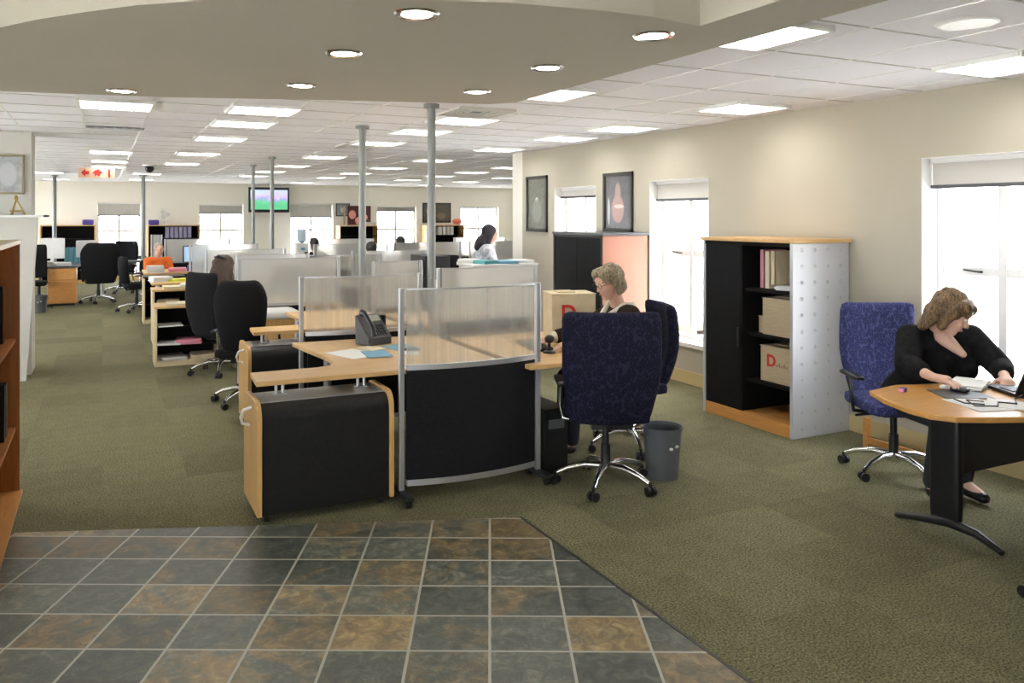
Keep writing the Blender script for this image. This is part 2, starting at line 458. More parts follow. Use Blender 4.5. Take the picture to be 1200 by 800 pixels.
wall_x('wall_right', XR, XR + T, YB, YC, RW, 'wall', 2.9)
wall_y('wall_return', YC, YC + T, XR, XF + T, [], 'wall_far')
wall_x('wall_far_right', XF, XF + T, YC + T, YF, [], 'wall_far')
FW = [(-.12, .92, .12, 2.06), (2.39, 3.57, .45, 2.02), (4.88, 6.13, .45, 2.06), (7.49, 8.75, .45, 2.0), (10.26, 11.59, .45, 2.0)]
wall_y('wall_far', YF, YF + T, XL - T, XF + T, FW, 'wall_far')
wall_x('wall_left', XL - T, XL, YB, YF, [(a, b, .42, 2.1) for a, b in ADDED_LEFT_WINDOWS], 'wall_far', 2.9)
wall_y('wall_back', YB - T, YB, XL - T, XR + T, [(-2.2, .2, .90, 2.2)], 'wall', 2.9)  # opening for the rear window, added to let in more light

# ceilings: tiled grid, dropped plaster tongue over the entrance, higher plaster over the recess
BX, BZ = 2.63, 2.5
far_edge = [(XL, 6.05), (-1.4, 6.02), (-.59, 5.93), (.42, 5.73), (1.47, 5.38), (2.2, 5.18), (2.5, 5.10), (BX, 4.95)]
near = [(2.27, 2.62), (2.0, 2.58), (1.74, 2.59), (1.4, 2.64), (1.11, 2.73), (.75, 2.88), (.37, 3.08), (.12, 3.28), (-.06, 3.48), (-.24, 3.7), (-.39, 3.92), (-.7, 4.3), (-1.2, 4.7), (XL, 5.2)]
mb = MB(); mb.prism([(BX, 4.95), (BX, YB), (XR + T, YB), (XR + T, YC + T), (XF + T, YC + T), (XF + T, YF + T), (XL - T, YF + T), (XL - T, 6.0)] + far_edge[:-1], CZ, CZ + .12)
struct('ceiling', mb, 'ceiling')
mb = MB(); mb.prism(far_edge + [(BX, YB), (2.27, YB)] + near, BZ, CZ + .11)
struct('ceiling_bulkhead', mb, 'plaster')
mb = MB(); mb.prism([(2.30, YB - T), (2.30, 2.65), (1.74, 2.68), (.4, 3.2), (-.4, 4.1), (XL - T, 5.4), (XL - T, YB - T)], 2.82, 2.92)
struct('ceiling_recess', mb, 'plaster_light')
mb = MB()
for i in range(len(near) - 1):
    (x0, y0), (x1, y1) = near[i], near[i + 1]
    mb.prism([(x0, y0), (x1, y1), (x1 + .04, y1 + .05), (x0 + .04, y0 + .05)], CZ + .10, 2.83)
mb.bx(2.27, 2.32, YB, 2.63, CZ + .10, 2.83)
struct('trim_2', mb, 'plaster_light')
GX = [-2.53, -1.94, -1.34, -.75, -.16, .36, .95, 1.47, 2.06, 2.72, 3.31, 3.88, 4.47, 5.05]
GX2 = GX + [5.62, 6.2, 6.78, 7.36, 7.94, 8.52, 9.1, 9.68, 10.26, 10.84, 11.42, 12.0]
mb = MB()
for x in GX2:
    y0 = 6.05 if x < .2 else (5.85 if x < 1 else (5.5 if x < 1.5 else (5.3 if x < BX else YB)))
    if x > XR: y0 = YC
    mb.bx(x - .008, x + .008, y0, YF, CZ - .004, CZ + .004)
struct('trim_3', mb, 'tbar')
mb = MB()
y = 2.62 - 9 * .59
while y < YF:
    x0 = XL if y > 6.05 else (.6 if y > 5.8 else BX)
    x1 = XR if y < YC else XF
    mb.bx(x0, x1, y - .006, y + .006, CZ - .003, CZ + .004); y += .59
struct('trim_4', mb, 'tbar_dull')
for nm, a in (('baseboard_right', (XR - .015, XR, YB, YC)), ('baseboard_far', (XL, XF, YF - .015, YF)), ('baseboard_left', (XL, XL + .015, YB, YF))):
    mb = MB(); mb.bx(*a, 0, .13); struct(nm, mb, mat('baseboard_' + nm, (.55, .44, .22), .5), bevel=.004)

# windows
def window_x(n, ya, yb, za, zb):
    x = XR + .20; mb = MB(); f = .045
    for (a, b, c, d) in ((ya, ya + f, za, zb), (yb - f, yb, za, zb), (ya, yb, za, za + f), (ya, yb, zb - f, zb)): mb.bx(x - .03, x + .03, a, b, c, d)
    m_ = (ya + yb) / 2; tr = 1.31
    w = struct('window_%d' % n, mb, 'white', bevel=.004)
    mb = MB(); mb.bx(x - .025, x + .025, m_ - .028, m_ + .028, za + f, zb - f); mb.build('mullion', 'white', w)
    mb = MB(); mb.bx(x - .021, x + .021, ya + f, yb - f, tr - .03, tr + .03); mb.build('transom', 'white', w)
    mb = MB(); mb.bx(x - .003, x + .003, ya + f, yb - f, za + f, zb - f); mb.build('glass', 'glass', w)
    mb = MB(); mb.bx(x - .05, x - .03, m_ + .13, m_ + .15, tr - .008, tr + .008); mb.tube([(x - .05, m_ + .14, tr), (x - .06, m_ + .18, tr + .004), (x - .055, m_ + .25, tr + .010)], .007); mb.build('window_handle', 'plastic', w)
    mb = MB(); mb.bx(XR - .06, x - .03, ya, yb, za - .04, za + .004); mb.build('window_sill', 'white', w, bevel=.006)
    mb = MB(); mb.bx(XR + .002, x - .03, yb - .006, yb, za, zb).bx(XR + .002, x - .03, ya, ya + .006, za, zb).bx(XR + .002, x - .03, ya, yb, zb - .006, zb); mb.build('reveal_lining', 'white', w)
    return w
def added_window(n, x0, x1, y0, y1, za, zb, parts):
    """unseen glazing added behind and left of the viewer for more daylight"""
    mb = MB(); f = .05; lx = x1 - x0 > y1 - y0
    mb.bx(x0, x1, y0, y1, za, za + f).bx(x0, x1, y0, y1, zb - f, zb)
    for k in range(parts + 1):
        if lx: c = x0 + (x1 - x0 - f) * k / parts; mb.bx(c, c + f, y0, y1, za, zb)
        else: c = y0 + (y1 - y0 - f) * k / parts; mb.bx(x0, x1, c, c + f, za, zb)
    w = struct('window_%d' % n, mb, 'white')
    mb = MB()
    if lx: mb.bx(x0, x1, (y0 + y1) / 2 - .003, (y0 + y1) / 2 + .003, za, zb)
    else: mb.bx((x0 + x1) / 2 - .003, (x0 + x1) / 2 + .003, y0, y1, za, zb)
    mb.build('glass', 'glass', w)
for i, (a, b) in enumerate(ADDED_LEFT_WINDOWS): added_window(9 + i, XL - .22, XL - .16, a, b, .42, 2.1, 2)  # added left windows, never in view
added_window(16, -2.2, .2, YB - .22, YB - .16, .90, 2.2, 2)  # rear window added behind the camera as extra fill
def window_y(n, xa, xb, za, zb):
    y = YF + .16; mb = MB(); f = .05
    for (a, b, c, d) in ((xa, xa + f, za, zb), (xb - f, xb, za, zb), (xa, xb, za, za + f), (xa, xb, zb - f, zb)): mb.bx(a, b, y - .03, y + .03, c, d)
    w = struct('window_%d' % n, mb, 'white')
    m_ = (xa + xb) / 2
    mb = MB(); mb.bx(m_ - .03, m_ + .03, y - .025, y + .025, za + f, zb - f); mb.build('mullion', 'white', w)
    mb = MB(); mb.bx(xa + f, xb - f, y - .021, y + .021, 1.27, 1.33); mb.build('transom', 'white', w)
    mb = MB(); mb.bx(xa + f, xb - f, y - .003, y + .003, za + f, zb - f); mb.build('glass', 'glass', w)
for i, a in enumerate(RW): window_x(i + 1, *a)
for i, a in enumerate(FW): window_y(i + 4, *a)

# blinds drawn up at the window heads
def blind(label, c, width, ztop, drop, along, n=9, dark='grey_pl'):
    b = thing('window_blind', label, 'blind', (c[0], c[1], ztop), 0 if along == 'x' else math.pi / 2, 'drawn-up blinds at the window heads')
    MB().box((0, 0, -.02), (width, .05, .04)).build('head_rail', 'white', b, bevel=.004)
    mb = MB()
    for k in range(n):
        p_ = (drop - .065) / n; z = -.04 - p_ * (k + .5); mb.box((0, 0, z), (width - .01, .010, p_ * 1.04)).box((0, -.012, z - p_ * .4), (width - .01, .016, .002))
    mb.build('slat_stack', 'offwhite', b)
    MB().box((0, 0, -drop + .012), (width, .048, .026)).build('bottom_rail', dark, b, bevel=.004)
    for sx in (-.3, .3):
        MB().cyl((sx * width, -.024, -.02), (sx * width, -.024, -drop + .02), .003, n=6).build('cord', 'white', b)
blind('grey-railed venetian blind drawn up over the nearest right-hand window beside the leaning woman', (5.47, 3.35), .92, 2.12, .22, 'y', 14)
blind('venetian blind drawn up over the window just behind the open cabinet', (5.47, 6.525), .92, 2.08, .22, 'y', 14)
blind('short dark-railed blind on the window between the two framed posters', (5.47, 8.515), .95, 2.07, .14, 'y', 8, 'plastic')
for (xa, xb, za, zb), lab, dr in zip(FW, ('pale blind halfway down the full-height far window behind the executive chairs', 'pale blind on the far window left of the television', 'pale blind on the far window right of the television, lowest drawn of the far ones', 'pale blind on the far window left of the framed picture', 'dark-railed thin blind on the far window behind the standing woman in a headscarf'), (.36, .26, .40, .16, .06)):
    blind(lab, ((xa + xb) / 2, YF + .07), xb - xa - .02, zb, dr, 'x', 8)

struct('added_roof_slab', MB().prism([(XL - 4.2, YB - 2), (XR + T + .05, YB - 2), (XR + T + .05, YC - .1), (XF + T + .1, YC - .1), (XF + T + .1, YF + .5), (XL - 4.2, YF + .5)], 2.93, 3.05), 'white_wall')  # unseen slab added to stop sunlight leaks and shade the left windows
# pale ground and neighbouring wall outside, seen bleached through the glass
struct('ground_outside', MB().bx(-60, 70, -40, 90, -.5, -.2), mat('pale_paving', (.74, .73, .70), .9))
struct('wall_outside', MB().bx(14, 14.3, -22, 10, -.2, 1.55), mat('pale_boundary', (.62, .62, .6), .9))

# ---------------------------------------------------------------- ceiling fittings
M['lamp'] = mat('fluorescent', (1, .98, .94), .5, emit=PANEL)
M['lamp_spot'] = mat('downlight_glow', (1, .93, .80), .5, emit=SPOT)
LG = 'square louvred ceiling lights'
def light_proto():
    t = thing('ceiling_light', 'x', 'ceiling light', (0, 0, CZ), 0, LG)
    mb = MB(); a, b = .27, .25
    for s in (-1, 1):
        mb.bx(s * a - .012, s * a + .012, -b, b, -.026, .0); mb.bx(-a, a, s * b - .012, s * b + .012, -.026, 0)
    mb.build('frame', 'white', t)
    MB().bx(-a + .012, a - .012, -b + .012, b - .012, -.003, -.001).build('lamp_panel', 'lamp', t)
    mb = MB()
    for i in range(1, 4): mb.box((-a + 2 * a * i / 4, 0, -.014), (.010, 2 * b - .02, .022))
    for i in range(1, 7): mb.box((0, -b + 2 * b * i / 7, -.012), (2 * a - .02, .007, .018))
    mb.build('louvre', 'white', t)
    return t
LIGHTS = [
 ('over the left aisle', .10, [6.98, 12.13, 14.19, 15.7]),
 ('left of the left aisle', -.98, [18.3, 21.4]),
 ('over the left row of desks', 1.22, [6.79, 7.86, 9.49, 11.92, 14.32]),
 ('far left beyond the exit sign', .85, [18.0, 20.9]),
 ('along the middle of the room', 3.02, [2.93, 4.98, 6.72, 7.8, 9.25, 11.8, 14.1, 16.1, 18.0]),
 ('beside the right wall', 4.76, [2.90, 4.98, 6.65, 7.75, 9.42, 11.75, 13.95, 16.0, 18.0, 21.0]),
 ('in the far right of the room', 6.75, [12.9, 14.6, 16.3, 18.3, 21.0]),
 ('in the farthest right column', 8.5, [14.5, 16.4, 18.7, 21.2]),
]
ORD = ['nearest', 'second nearest', 'third from the camera', 'fourth from the camera', 'fifth from the camera', 'sixth from the camera', 'seventh from the camera', 'eighth from the camera', 'ninth from the camera', 'tenth from the camera']
lp = None
for where, x, ys in LIGHTS:
    for i, y in enumerate(ys):
        lab = 'square bright ceiling light, %s of those %s' % (ORD[i].replace(' from the camera', '') if i < len(ys) - 1 or i < 2 else 'farthest', where)
        if x in (3.02,) and i < 2: x_ = (2.86, 2.90)[i]
        else: x_ = x
        if x == 4.76 and i == 0: x_ = 4.8
        if lp is None: lp = light_proto(); lp.location = (x_, y, CZ); lp['label'] = lab
        else: dup(lp, (x_, y, CZ), 0, lab)
def downlight():
    t = thing('downlight', 'x', 'downlight', (0, 0, BZ), 0, 'round recessed downlights in the plaster ceiling')
    mb = MB(); n = 32
    prof = [(.062, .0), (.062, -.006), (.085, -.010), (.092, -.001)]
    rings = [[mb.bm.verts.new((r * math.cos(2 * math.pi * k / n), r * math.sin(2 * math.pi * k / n), z)) for k in range(n)] for r, z in prof]
    for A, B in zip(rings, rings[1:]):
        for k in range(n): mb.bm.faces.new((A[k], A[(k + 1) % n], B[(k + 1) % n], B[k]))
    mb.build('trim_ring', 'chrome', t, smooth=40)
    MB().lathe([(.001, -.004), (.05, -.006), (.062, -.002)]).build('lamp', 'lamp_spot', t)
    return t
dp = None
for x, y, lab in ((1.12, 2.94, 'nearest, top centre of the picture'), (1.07, 3.81, 'large one left of centre'), (1.10, 4.86, 'nearest the far edge on the left of the phone desk'), (.11, 5.56, 'the small one alone on the far left'),
                  (2.17, 4.61, 'just before the tall silver pole'), (2.16, 3.70, 'middle one of the right-hand three'), (2.2, 2.84, 'the rightmost, by the ceiling edge')):
    lab = 'round plaster-ceiling downlight, ' + lab
    if dp is None: dp = downlight(); dp.location = (x, y, BZ); dp['label'] = lab
    else: dup(dp, (x, y, BZ), 0, lab)
def vent(x, y, label, s=.5):
    t = thing('ceiling_vent', label, 'air vent', (x, y, CZ), 0, 'air vents in the tiled ceiling')
    mb = MB()
    for k in range(4):
        a = s / 2 * (1 - k * .24)
        for q in (-1, 1):
            mb.bx(q * a - .012, q * a + .012, -a, a, -.02 + k * .003, 0); mb.bx(-a, a, q * a - .012, q * a + .012, -.02 + k * .003, 0)
    mb.build('louvre_ring', 'offwhite', t)
    MB().bx(-s / 2, s / 2, -s / 2, s / 2, -.004, 0).build('duct', 'frame_dark', t)
vent(2.9, 6.18, 'dark square ceiling vent beyond the plaster edge beside the tallest pole')
vent(2.95, 9.75, 'square ceiling vent behind the middle silver pole')
t = thing('ceiling_grille', 'long slotted grille between ceiling lights over the left aisle', 'air vent', (.12, 8.9, CZ))
MB().bx(-.27, .27, -.09, .09, -.008, 0).build('backing', 'grey_pl', t)
mb = MB()
for k in range(6): mb.bx(-.25 + k * .085, -.19 + k * .085, -.07, .07, -.012, -.007)
mb.build('slots', 'frame_dark', t)
t = thing('ceiling_camera', 'small black dome camera on the ceiling right of the exit sign', 'camera', (.75, 15.2, CZ))
MB().lathe([(.12, -.02), (.12, 0)]).build('mount', 'white', t); MB().ell((0, 0, -.06), (.075, .075, .075)).build('dome', 'plastic', t, smooth=0)
t = thing('ceiling_speaker', 'white round flush speaker in the ceiling tile near the right edge', 'speaker', (3.63, 2.35, CZ))
MB().lathe([(.115, -.012), (.125, 0)]).build('grille', 'white', t, smooth=30)
MB().lathe([(.125, -.010), (.14, 0)]).build('rim', 'tbar', t, smooth=30)

# hanging exit sign
t = thing('exit_sign', 'cream hanging sign with red arrow, running symbol and bar over the left aisle', 'sign', (-.09, 15.6, 2.46))
MB().bx(-.29, .29, -.02, .02, -.09, .09).build('sign_box', mat('sign_face', (.72, .52, .36), .5), t, bevel=.004)
for sx in (-.2, .2): MB().cyl((sx, 0, .09), (sx, 0, CZ - 2.46), .004, n=8).build('hanger', 'alu', t)
def pict(pts, name):
    mb = MB(); mb.extr(pts, -.026, -.0195, 1); mb.build(name, 'red', t)
pict([(-.25, 0), (-.18, .07), (-.18, .03), (-.12, .03), (-.12, -.03), (-.18, -.03), (-.18, -.07)], 'arrow')
pict([(-.07, 0), (-.02, .055), (.0, .055), (.02, .075), (.04, .055), (.06, .04), (.10, 0), (.06, -.01), (.04, -.065), (.0, -.03), (-.03, -.065), (-.03, -.02)], 'running_figure')
pict([(.18, -.07), (.18, .07), (.21, .075), (.215, -.07)], 'bar')

# floor-to-ceiling service poles
def pole(x, y, label, r=.03, z0=0):
    t = thing('service_pole', label, 'pole', (x, y, z0), 0, 'silver floor-to-ceiling poles')
    MB().cyl((0, 0, 0), (0, 0, CZ - z0 - .02), r, n=20).build('shaft', 'pole', t, smooth=40)
    MB().lathe([(r * 1.9, CZ - z0 - .03), (r * 1.9, CZ - z0)]).build('ceiling_collar', 'pole', t, smooth=40)
    MB().lathe([(r * 2, 0), (r * 2, .012)]).build('foot_plate', 'pole', t, smooth=40)
pole(2.39, 5.94, 'silver ceiling pole nearest the camera, the tallest in the picture', .033)
pole(2.34, 7.66, 'silver ceiling pole behind the phone, second tallest', .036)
pole(2.34, 12.33, 'silver ceiling pole crossing the television near its middle', .03)
pole(2.39, 14.32, 'silver ceiling pole in front of the left edge of the television', .03)
pole(-.95, 19.78, 'thin ceiling pole at the far left desk with open wall cupboard behind', .042)
pole(.81, 18.94, 'thin ceiling pole beside the full-height far window', .042)

# ================================================================ furniture builders
def office_chair(name, label, fabric, metal='chrome', bw=.52, bz0=.46, bz1=1.12, arms='loop', arm_mat=None, loc=(0, 0, 0), rz=0, group='office swivel chairs', shape='square', tilt=.10):
    """faces local +Y, five-star base centred on the origin"""
    t = thing(name, label, 'chair', loc, rz, group)
    am = arm_mat or metal
    MB().rbox((0, .03, .47), (.50, .48, .09), .04, 6).build('seat', fabric, t, smooth=0)
    h = bz1 - bz0
    def df(p):
        z = (p.z + h / 2) / h
        wdt = (.80 + .20 * min(1, z * 2.2)) if shape == 'square' else (.72 + .28 * math.sin(min(1, z * 1.3) * math.pi / 2))
        if shape == 'round' and z > .7: wdt *= 1 - .35 * ((z - .7) / .3) ** 2
        return (p.x * wdt, p.y + .045 * (2 * abs(p.x) / bw) ** 2 - .05 * math.sin(z * math.pi) * (1 if shape == 'square' else .4) + .02, p.z)
    R = Matrix.Rotation(-tilt, 3, 'X')
    MB().rbox((0, -.235 - tilt * .2, bz0 + h / 2), (bw, .085, h), .04, 9, rot=Matrix.Rotation(tilt, 3, 'X'), deform=df).build('backrest', fabric, t, smooth=0)
    MB().box((0, -.03, .405), (.22, .26, .03)).tube([(0, -.08, .40), (0, -.17, .40), (0, -.205, .44), (0, -.21, .56)], .022).build('mechanism', 'plastic', t, bevel=.004)
    MB().tube([(.07, .02, .40), (.20, .04, .40), (.27, .05, .395)], .008).build('lever', 'plastic', t)
    MB().lathe([(.030, .09), (.030, .26), (.022, .262), (.022, .40)]).build('gas_column', 'plastic', t, smooth=40)
    mb = MB().lathe([(.045, .085), (.05, .10), (.05, .135), (.035, .145)])
    mb2 = None
    for k in range(5):
        a = math.radians(90 + 72 * k + 14); c, s_ = math.cos(a), math.sin(a)
        mb.tube([(c * .03, s_ * .03, .125), (c * .13, s_ * .13, .130), (c * .24, s_ * .24, .105), (c * .305, s_ * .305, .075)], [.024, .021, .017, .014], 10)
    mb.build('star_base', metal, t, smooth=50)
    for k in range(5):
        a = math.radians(90 + 72 * k + 14); c, s_ = math.cos(a), math.sin(a); x, y = c * .315, s_ * .315
        m_ = MB()
        for q in (-1, 1):
            nx, ny = -s_ * .5 + c * .3, c * .5 + s_ * .3; L = math.hypot(nx, ny); nx, ny = nx / L, ny / L
            m_.cyl((x + nx * q * .008, y + ny * q * .008, .03), (x + nx * q * .028, y + ny * q * .028, .03), .028, n=16)
        m_.cyl((x, y, .03), (x, y, .08), .009, n=8).build('caster', 'plastic', t, smooth=40)
    for s_ in (-1, 1):
        if arms == 'loop':
            MB().tube([(s_ * .14, .0, .40), (s_ * .27, .02, .42), (s_ * .285, .03, .50), (s_ * .285, .0, .64)], .013).build('arm_support', am, t, smooth=50)
            MB().rbox((s_ * .285, .03, .655), (.06, .27, .03), .014, 4).build('armrest', 'plastic', t, smooth=0)
        elif arms == 'closed':
            MB().tube([(s_ * .26, -.20, .43), (s_ * .285, -.18, .62), (s_ * .285, .0, .655), (s_ * .285, .17, .64), (s_ * .27, .19, .50), (s_ * .25, .12, .42)], .017).build('armrest', 'plastic', t, smooth=50)
    return t

def worktop(mb, pts, z, th=.028): return mb.prism(pts, z - th, z)
def arc(cx, cy, r, a0, a1, n=8): return [(cx + r * math.cos(math.radians(a0 + (a1 - a0) * k / n)), cy + r * math.sin(math.radians(a0 + (a1 - a0) * k / n))) for k in range(n + 1)]

def credenza(label, x0, x1, y0, y1, h=.655, side='beech_v', body='black', group=None, handle=False):
    """round-topped storage unit: dark body between shaped wooden ends, on casters"""
    t = thing('mobile_credenza', label, 'storage unit', ((x0 + x1) / 2, (y0 + y1) / 2, 0), 0, group)
    w, d = x1 - x0, y1 - y0; z0 = .055; r = .085
    def prof(e=0):
        return [(-d / 2 - e, z0), (-d / 2 - e, h - r)] + [(-d / 2 - e + r + (-r) * math.cos(a), h - r + (r + e) * math.sin(a)) for a in (.3, .6, .9, 1.2, 1.5708)] + \
               [(d / 2 + e - r + r * math.sin(a), h - r + (r + e) * math.cos(a)) for a in (0, .4, .8, 1.2, 1.5708)] + [(d / 2 + e, z0)]
    MB().extr(prof(), -w / 2 + .025, w / 2 - .025, 0).build('body', body, t, smooth=35)
    for s_ in (-1, 1):
        MB().extr(prof(.018), s_ * w / 2 - (.0 if s_ < 0 else .027), s_ * w / 2 + (.027 if s_ < 0 else 0), 0).build('end_panel', side, t, smooth=35, bevel=.003)
    MB().bx(-w / 2 + .03, w / 2 - .03, -d / 2 + .075, d / 2 - .075, h + .001, h + .006).build('top_sheet', 'alu', t)  # grey sheet added for the reflection on the rounded top
    for sx in (-1, 1):
        for sy in (-1, 1):
            x, y = sx * (w / 2 - .06), sy * (d / 2 - .07)
            MB().cyl((x - .012, y, .027), (x + .012, y, .027), .027, n=14).cyl((x, y, .03), (x, y, .06), .01, n=8).build('caster', 'plastic', t, smooth=40)
    if handle:
        pts = [(-w / 2 - .002, -.06, h - .03), (-w / 2 - .045, -.05, h - .045), (-w / 2 - .055, -.02, h - .09), (-w / 2 - .045, .0, h - .13), (-w / 2 - .002, .01, h - .145)]
        MB().tube(pts, .009).build('handle', 'white', t, smooth=50)
    return t

def screen(label, x0, x1, y, h=1.27, low=.80, bulge=.07, pm='poly', lower=True, group='office partition screens', foot=True, rz=0):
    """free-standing partition: aluminium posts, fluted clear sheet above, curved black fabric below"""
    t = thing('desk_screen', label, 'partition', ((x0 + x1) / 2, y, 0), rz, group); w = (x1 - x0) / 2
    N = 12
    xs = [-w + .03 + (2 * w - .06) * k / N for k in range(N + 1)]
    yc = lambda x: -bulge * (1 - (x / w) ** 2)
    def sheet(z0, z1, th):
        return [(x, yc(x) - th / 2) for x in xs] + [(x, yc(x) + th / 2) for x in xs[::-1]]
    for s_ in (-1, 1):
        MB().bx(s_ * w - .016, s_ * w + .016, -.016, .016, .06 if foot else .02, h).build('post', 'alu', t, bevel=.004)
        mb = MB()
        if foot:
            mb.rbox((s_ * w, 0, .055), (.06, .30, .03), .012, 4)
            for q in (-1, 1): mb.cyl((s_ * w - .015, q * .12, .024), (s_ * w + .015, q * .12, .024), .024, n=14)
        else: mb.bx(s_ * w - .03, s_ * w + .03, -.03, .03, 0, .02)
        mb.build('foot', 'plastic', t, smooth=40)
    mb = MB(); mb.prism(sheet(0, 0, .006), low if lower else .80, h - .008); mb.build('clear_sheet', pm, t, smooth=35)
    mb = MB(); mb.prism(sheet(0, 0, .014), h - .012, h - .002); mb.build('top_rail', 'alu', t, smooth=35)
    mb = MB(); mb.prism(sheet(0, 0, .03), low - .018, low + .012); mb.build('middle_rail', 'alu', t, smooth=35)
    if lower:
        mb = MB(); mb.prism(sheet(0, 0, .022), .125, low - .018); mb.build('fabric_panel', 'black_fab', t, smooth=35)
        mb = MB(); mb.prism(sheet(0, 0, .034), .095, .13); mb.build('bottom_rail', 'alu', t, smooth=35)
    return t

def desk(label, pts, z=.76, legs=(), posts=(), group='beech-topped workstation desks', modesty=None, top='beech'):
    cx, cy = pts[0]
    t = thing('workstation_desk', label, 'desk', (cx, cy, 0), 0, group)
    L = [(x - cx, y - cy) for x, y in pts]
    worktop(MB(), L, z).build('worktop', top, t, bevel=.004)
    for x, y in legs:
        x, y = x - cx, y - cy
        MB().cyl((x, y, .02), (x, y, z - .028), .03, n=18).lathe([(.06, 0), (.05, .02)], (x, y, 0)).build('leg', 'alu', t, smooth=40)
    for x, y, z0 in posts:
        x, y = x - cx, y - cy
        mb = MB()
        for q in (-.02, .02): mb.cyl((x + q, y, z0), (x + q, y, z - .028), .009, n=12)
        mb.box((x, y, z0 + .004), (.075, .05, .008)).build('standoff', 'alu', t, smooth=40)
    if modesty:
        x0, x1, y0, y1 = modesty
        MB().bx(x0 - cx, x1 - cx, y0 - cy, y1 - cy, .30, z - .03).build('modesty_panel', 'black', t)
    return t

def open_shelf(name, label, x0, x1, y0, y1, z1, shelves, frame='beech_v', back='dark_in', face='-y', top=None, group=None, base=.06, th=.025, inner='dark_in', cat='shelf unit'):
    t = thing(name, label, cat, ((x0 + x1) / 2, (y0 + y1) / 2, 0), 0, group)
    w, d = (x1 - x0) / 2, (y1 - y0) / 2
    ends = {'-y': ((-w, -w + th, -d, d), (w - th, w, -d, d)), '+x': ((-w, w, -d, -d + th), (-w, w, d - th, d)), '-x': ((-w, w, -d, -d + th), (-w, w, d - th, d))}[face]
    for e in ends: MB().bx(*e, 0, z1 - th).build('side_panel', frame, t, bevel=.002)
    MB().bx(-w - .005, w + .005, -d - .005, d + .005, z1 - th, z1).build('top', top or frame, t, bevel=.003)
    i = {'-y': (-w + th, w - th, -d + .01, d - .01), '+x': (-w + .01, w - .02, -d + th, d - th), '-x': (-w + .02, w - .01, -d + th, d - th)}[face]
    MB().bx(*i, 0, base).build('plinth', frame, t)
    bk = {'-y': (-w + th, w - th, d - .02, d - .01), '+x': (-w, -w + .012, -d + th, d - th), '-x': (w - .012, w, -d + th, d - th)}[face]
    MB().bx(*bk, base, z1 - th).build('back_panel', back, t)
    for z in shelves: MB().bx(*i, z - .02, z).build('shelf', inner, t)
    return t

# ---------------------------------------------------------------- small things
def paper_pile(label, x, y, z, w=.21, d=.30, h=.03, rz=0, m='paper', name='paper_stack', cat='papers', group=None, jit=.012):
    mb = MB(); n = max(1, int(h / .008))
    for k in range(n):
        mb.box((random.uniform(-jit, jit), random.uniform(-jit, jit), (k + .5) * h / n), (w, d, h / n - .0008), random.uniform(-.05, .05))
    o = mb.build(name, m, None, loc=(x, y, z), rz=rz); return tag(o, label, cat, group)
def binder(label, x, y, z, m, w=.07, h=.31, d=.26, rz=0, group=None, lean=0):
    t = thing('ring_binder', label, 'binder', (x, y, z), rz, group); t.rotation_euler.y = lean
    mb = MB(); mb.bx(-w / 2, -w / 2 + .004, -d / 2, d / 2, 0, h); mb.bx(w / 2 - .004, w / 2, -d / 2, d / 2, 0, h); mb.bx(-w / 2, w / 2, -d / 2, -d / 2 + .004, 0, h); mb.build('cover', m, t)
    MB().bx(-w / 2 + .008, w / 2 - .008, -d / 2 + .01, d / 2 - .01, .005, h - .012).build('pages', 'paper', t)
    return t
def monitor(label, x, y, z, rz, w=.42, h=.27, screen_m=None, frame='plastic', group='computer monitors on the desks', name='computer_monitor'):
    """faces local -Y"""
    t = thing(name, label, 'monitor', (x, y, z), rz, group)
    MB().rbox((0, .02, .12 + h / 2), (w, .045, h), .012, 4).build('housing', frame, t, smooth=40)
    MB().bx(-w / 2 + .018, w / 2 - .018, -.006, -.0035, .138, .102 + h).build('display', screen_m or M['screen_on'], t)
    MB().bx(-.03, .03, .03, .05, .012, .20).build('neck', frame, t, bevel=.004)
    MB().rbox((0, .03, .008), (.22, .17, .016), .007, 4).build('stand_base', frame, t, smooth=40)
    return t
M['screen_on'] = mat('lit_screen', (.25, .38, .5), .3, emit=.9)
M['screen_off'] = mat('dark_screen', (.02, .022, .025), .15)
def keyboard(label, x, y, z, rz, m='plastic'):
    t = thing('keyboard', label, 'keyboard', (x, y, z), rz)
    MB().rbox((0, 0, .010), (.44, .15, .02), .006, 4).build('case', m, t, smooth=40)
    mb = MB()
    for r in range(5):
        for c in range(15): mb.box((-.195 + c * .028, -.052 + r * .026, .023), (.022, .020, .008))
    mb.build('keys', 'plastic', t); return t
def waste_bin(label, x, y, r=.125, h=.33, m='grey_pl', rz=0):
    t = thing('waste_bin', label, 'waste bin', (x, y, 0), rz, None)
    mb = MB(); prof = [(r * .80, 0), (r, h), (r + .008, h + .003), (r + .008, h - .012), (r - .006, h - .012), (r * .80 - .006, .012), (.001, .012)]
    mb.lathe(prof, n=32); mb.build('bucket', m, t, smooth=40, fix=True)
    for s_ in (-1, 1): MB().tube([(s_ * (r + .002), -.03, h - .045), (s_ * (r + .016), -.02, h - .05), (s_ * (r + .016), .02, h - .05), (s_ * (r + .002), .03, h - .045)], .006, 8).build('grip', m, t)
    mb = MB()
    for (a, b) in ((-.02, .0), (.025, .012)): mb.ell((a, -r * .93, h * .63 + b), (.014, .012, .010), seg=10)
    mb.build('sticker', 'offwhite', t); return t
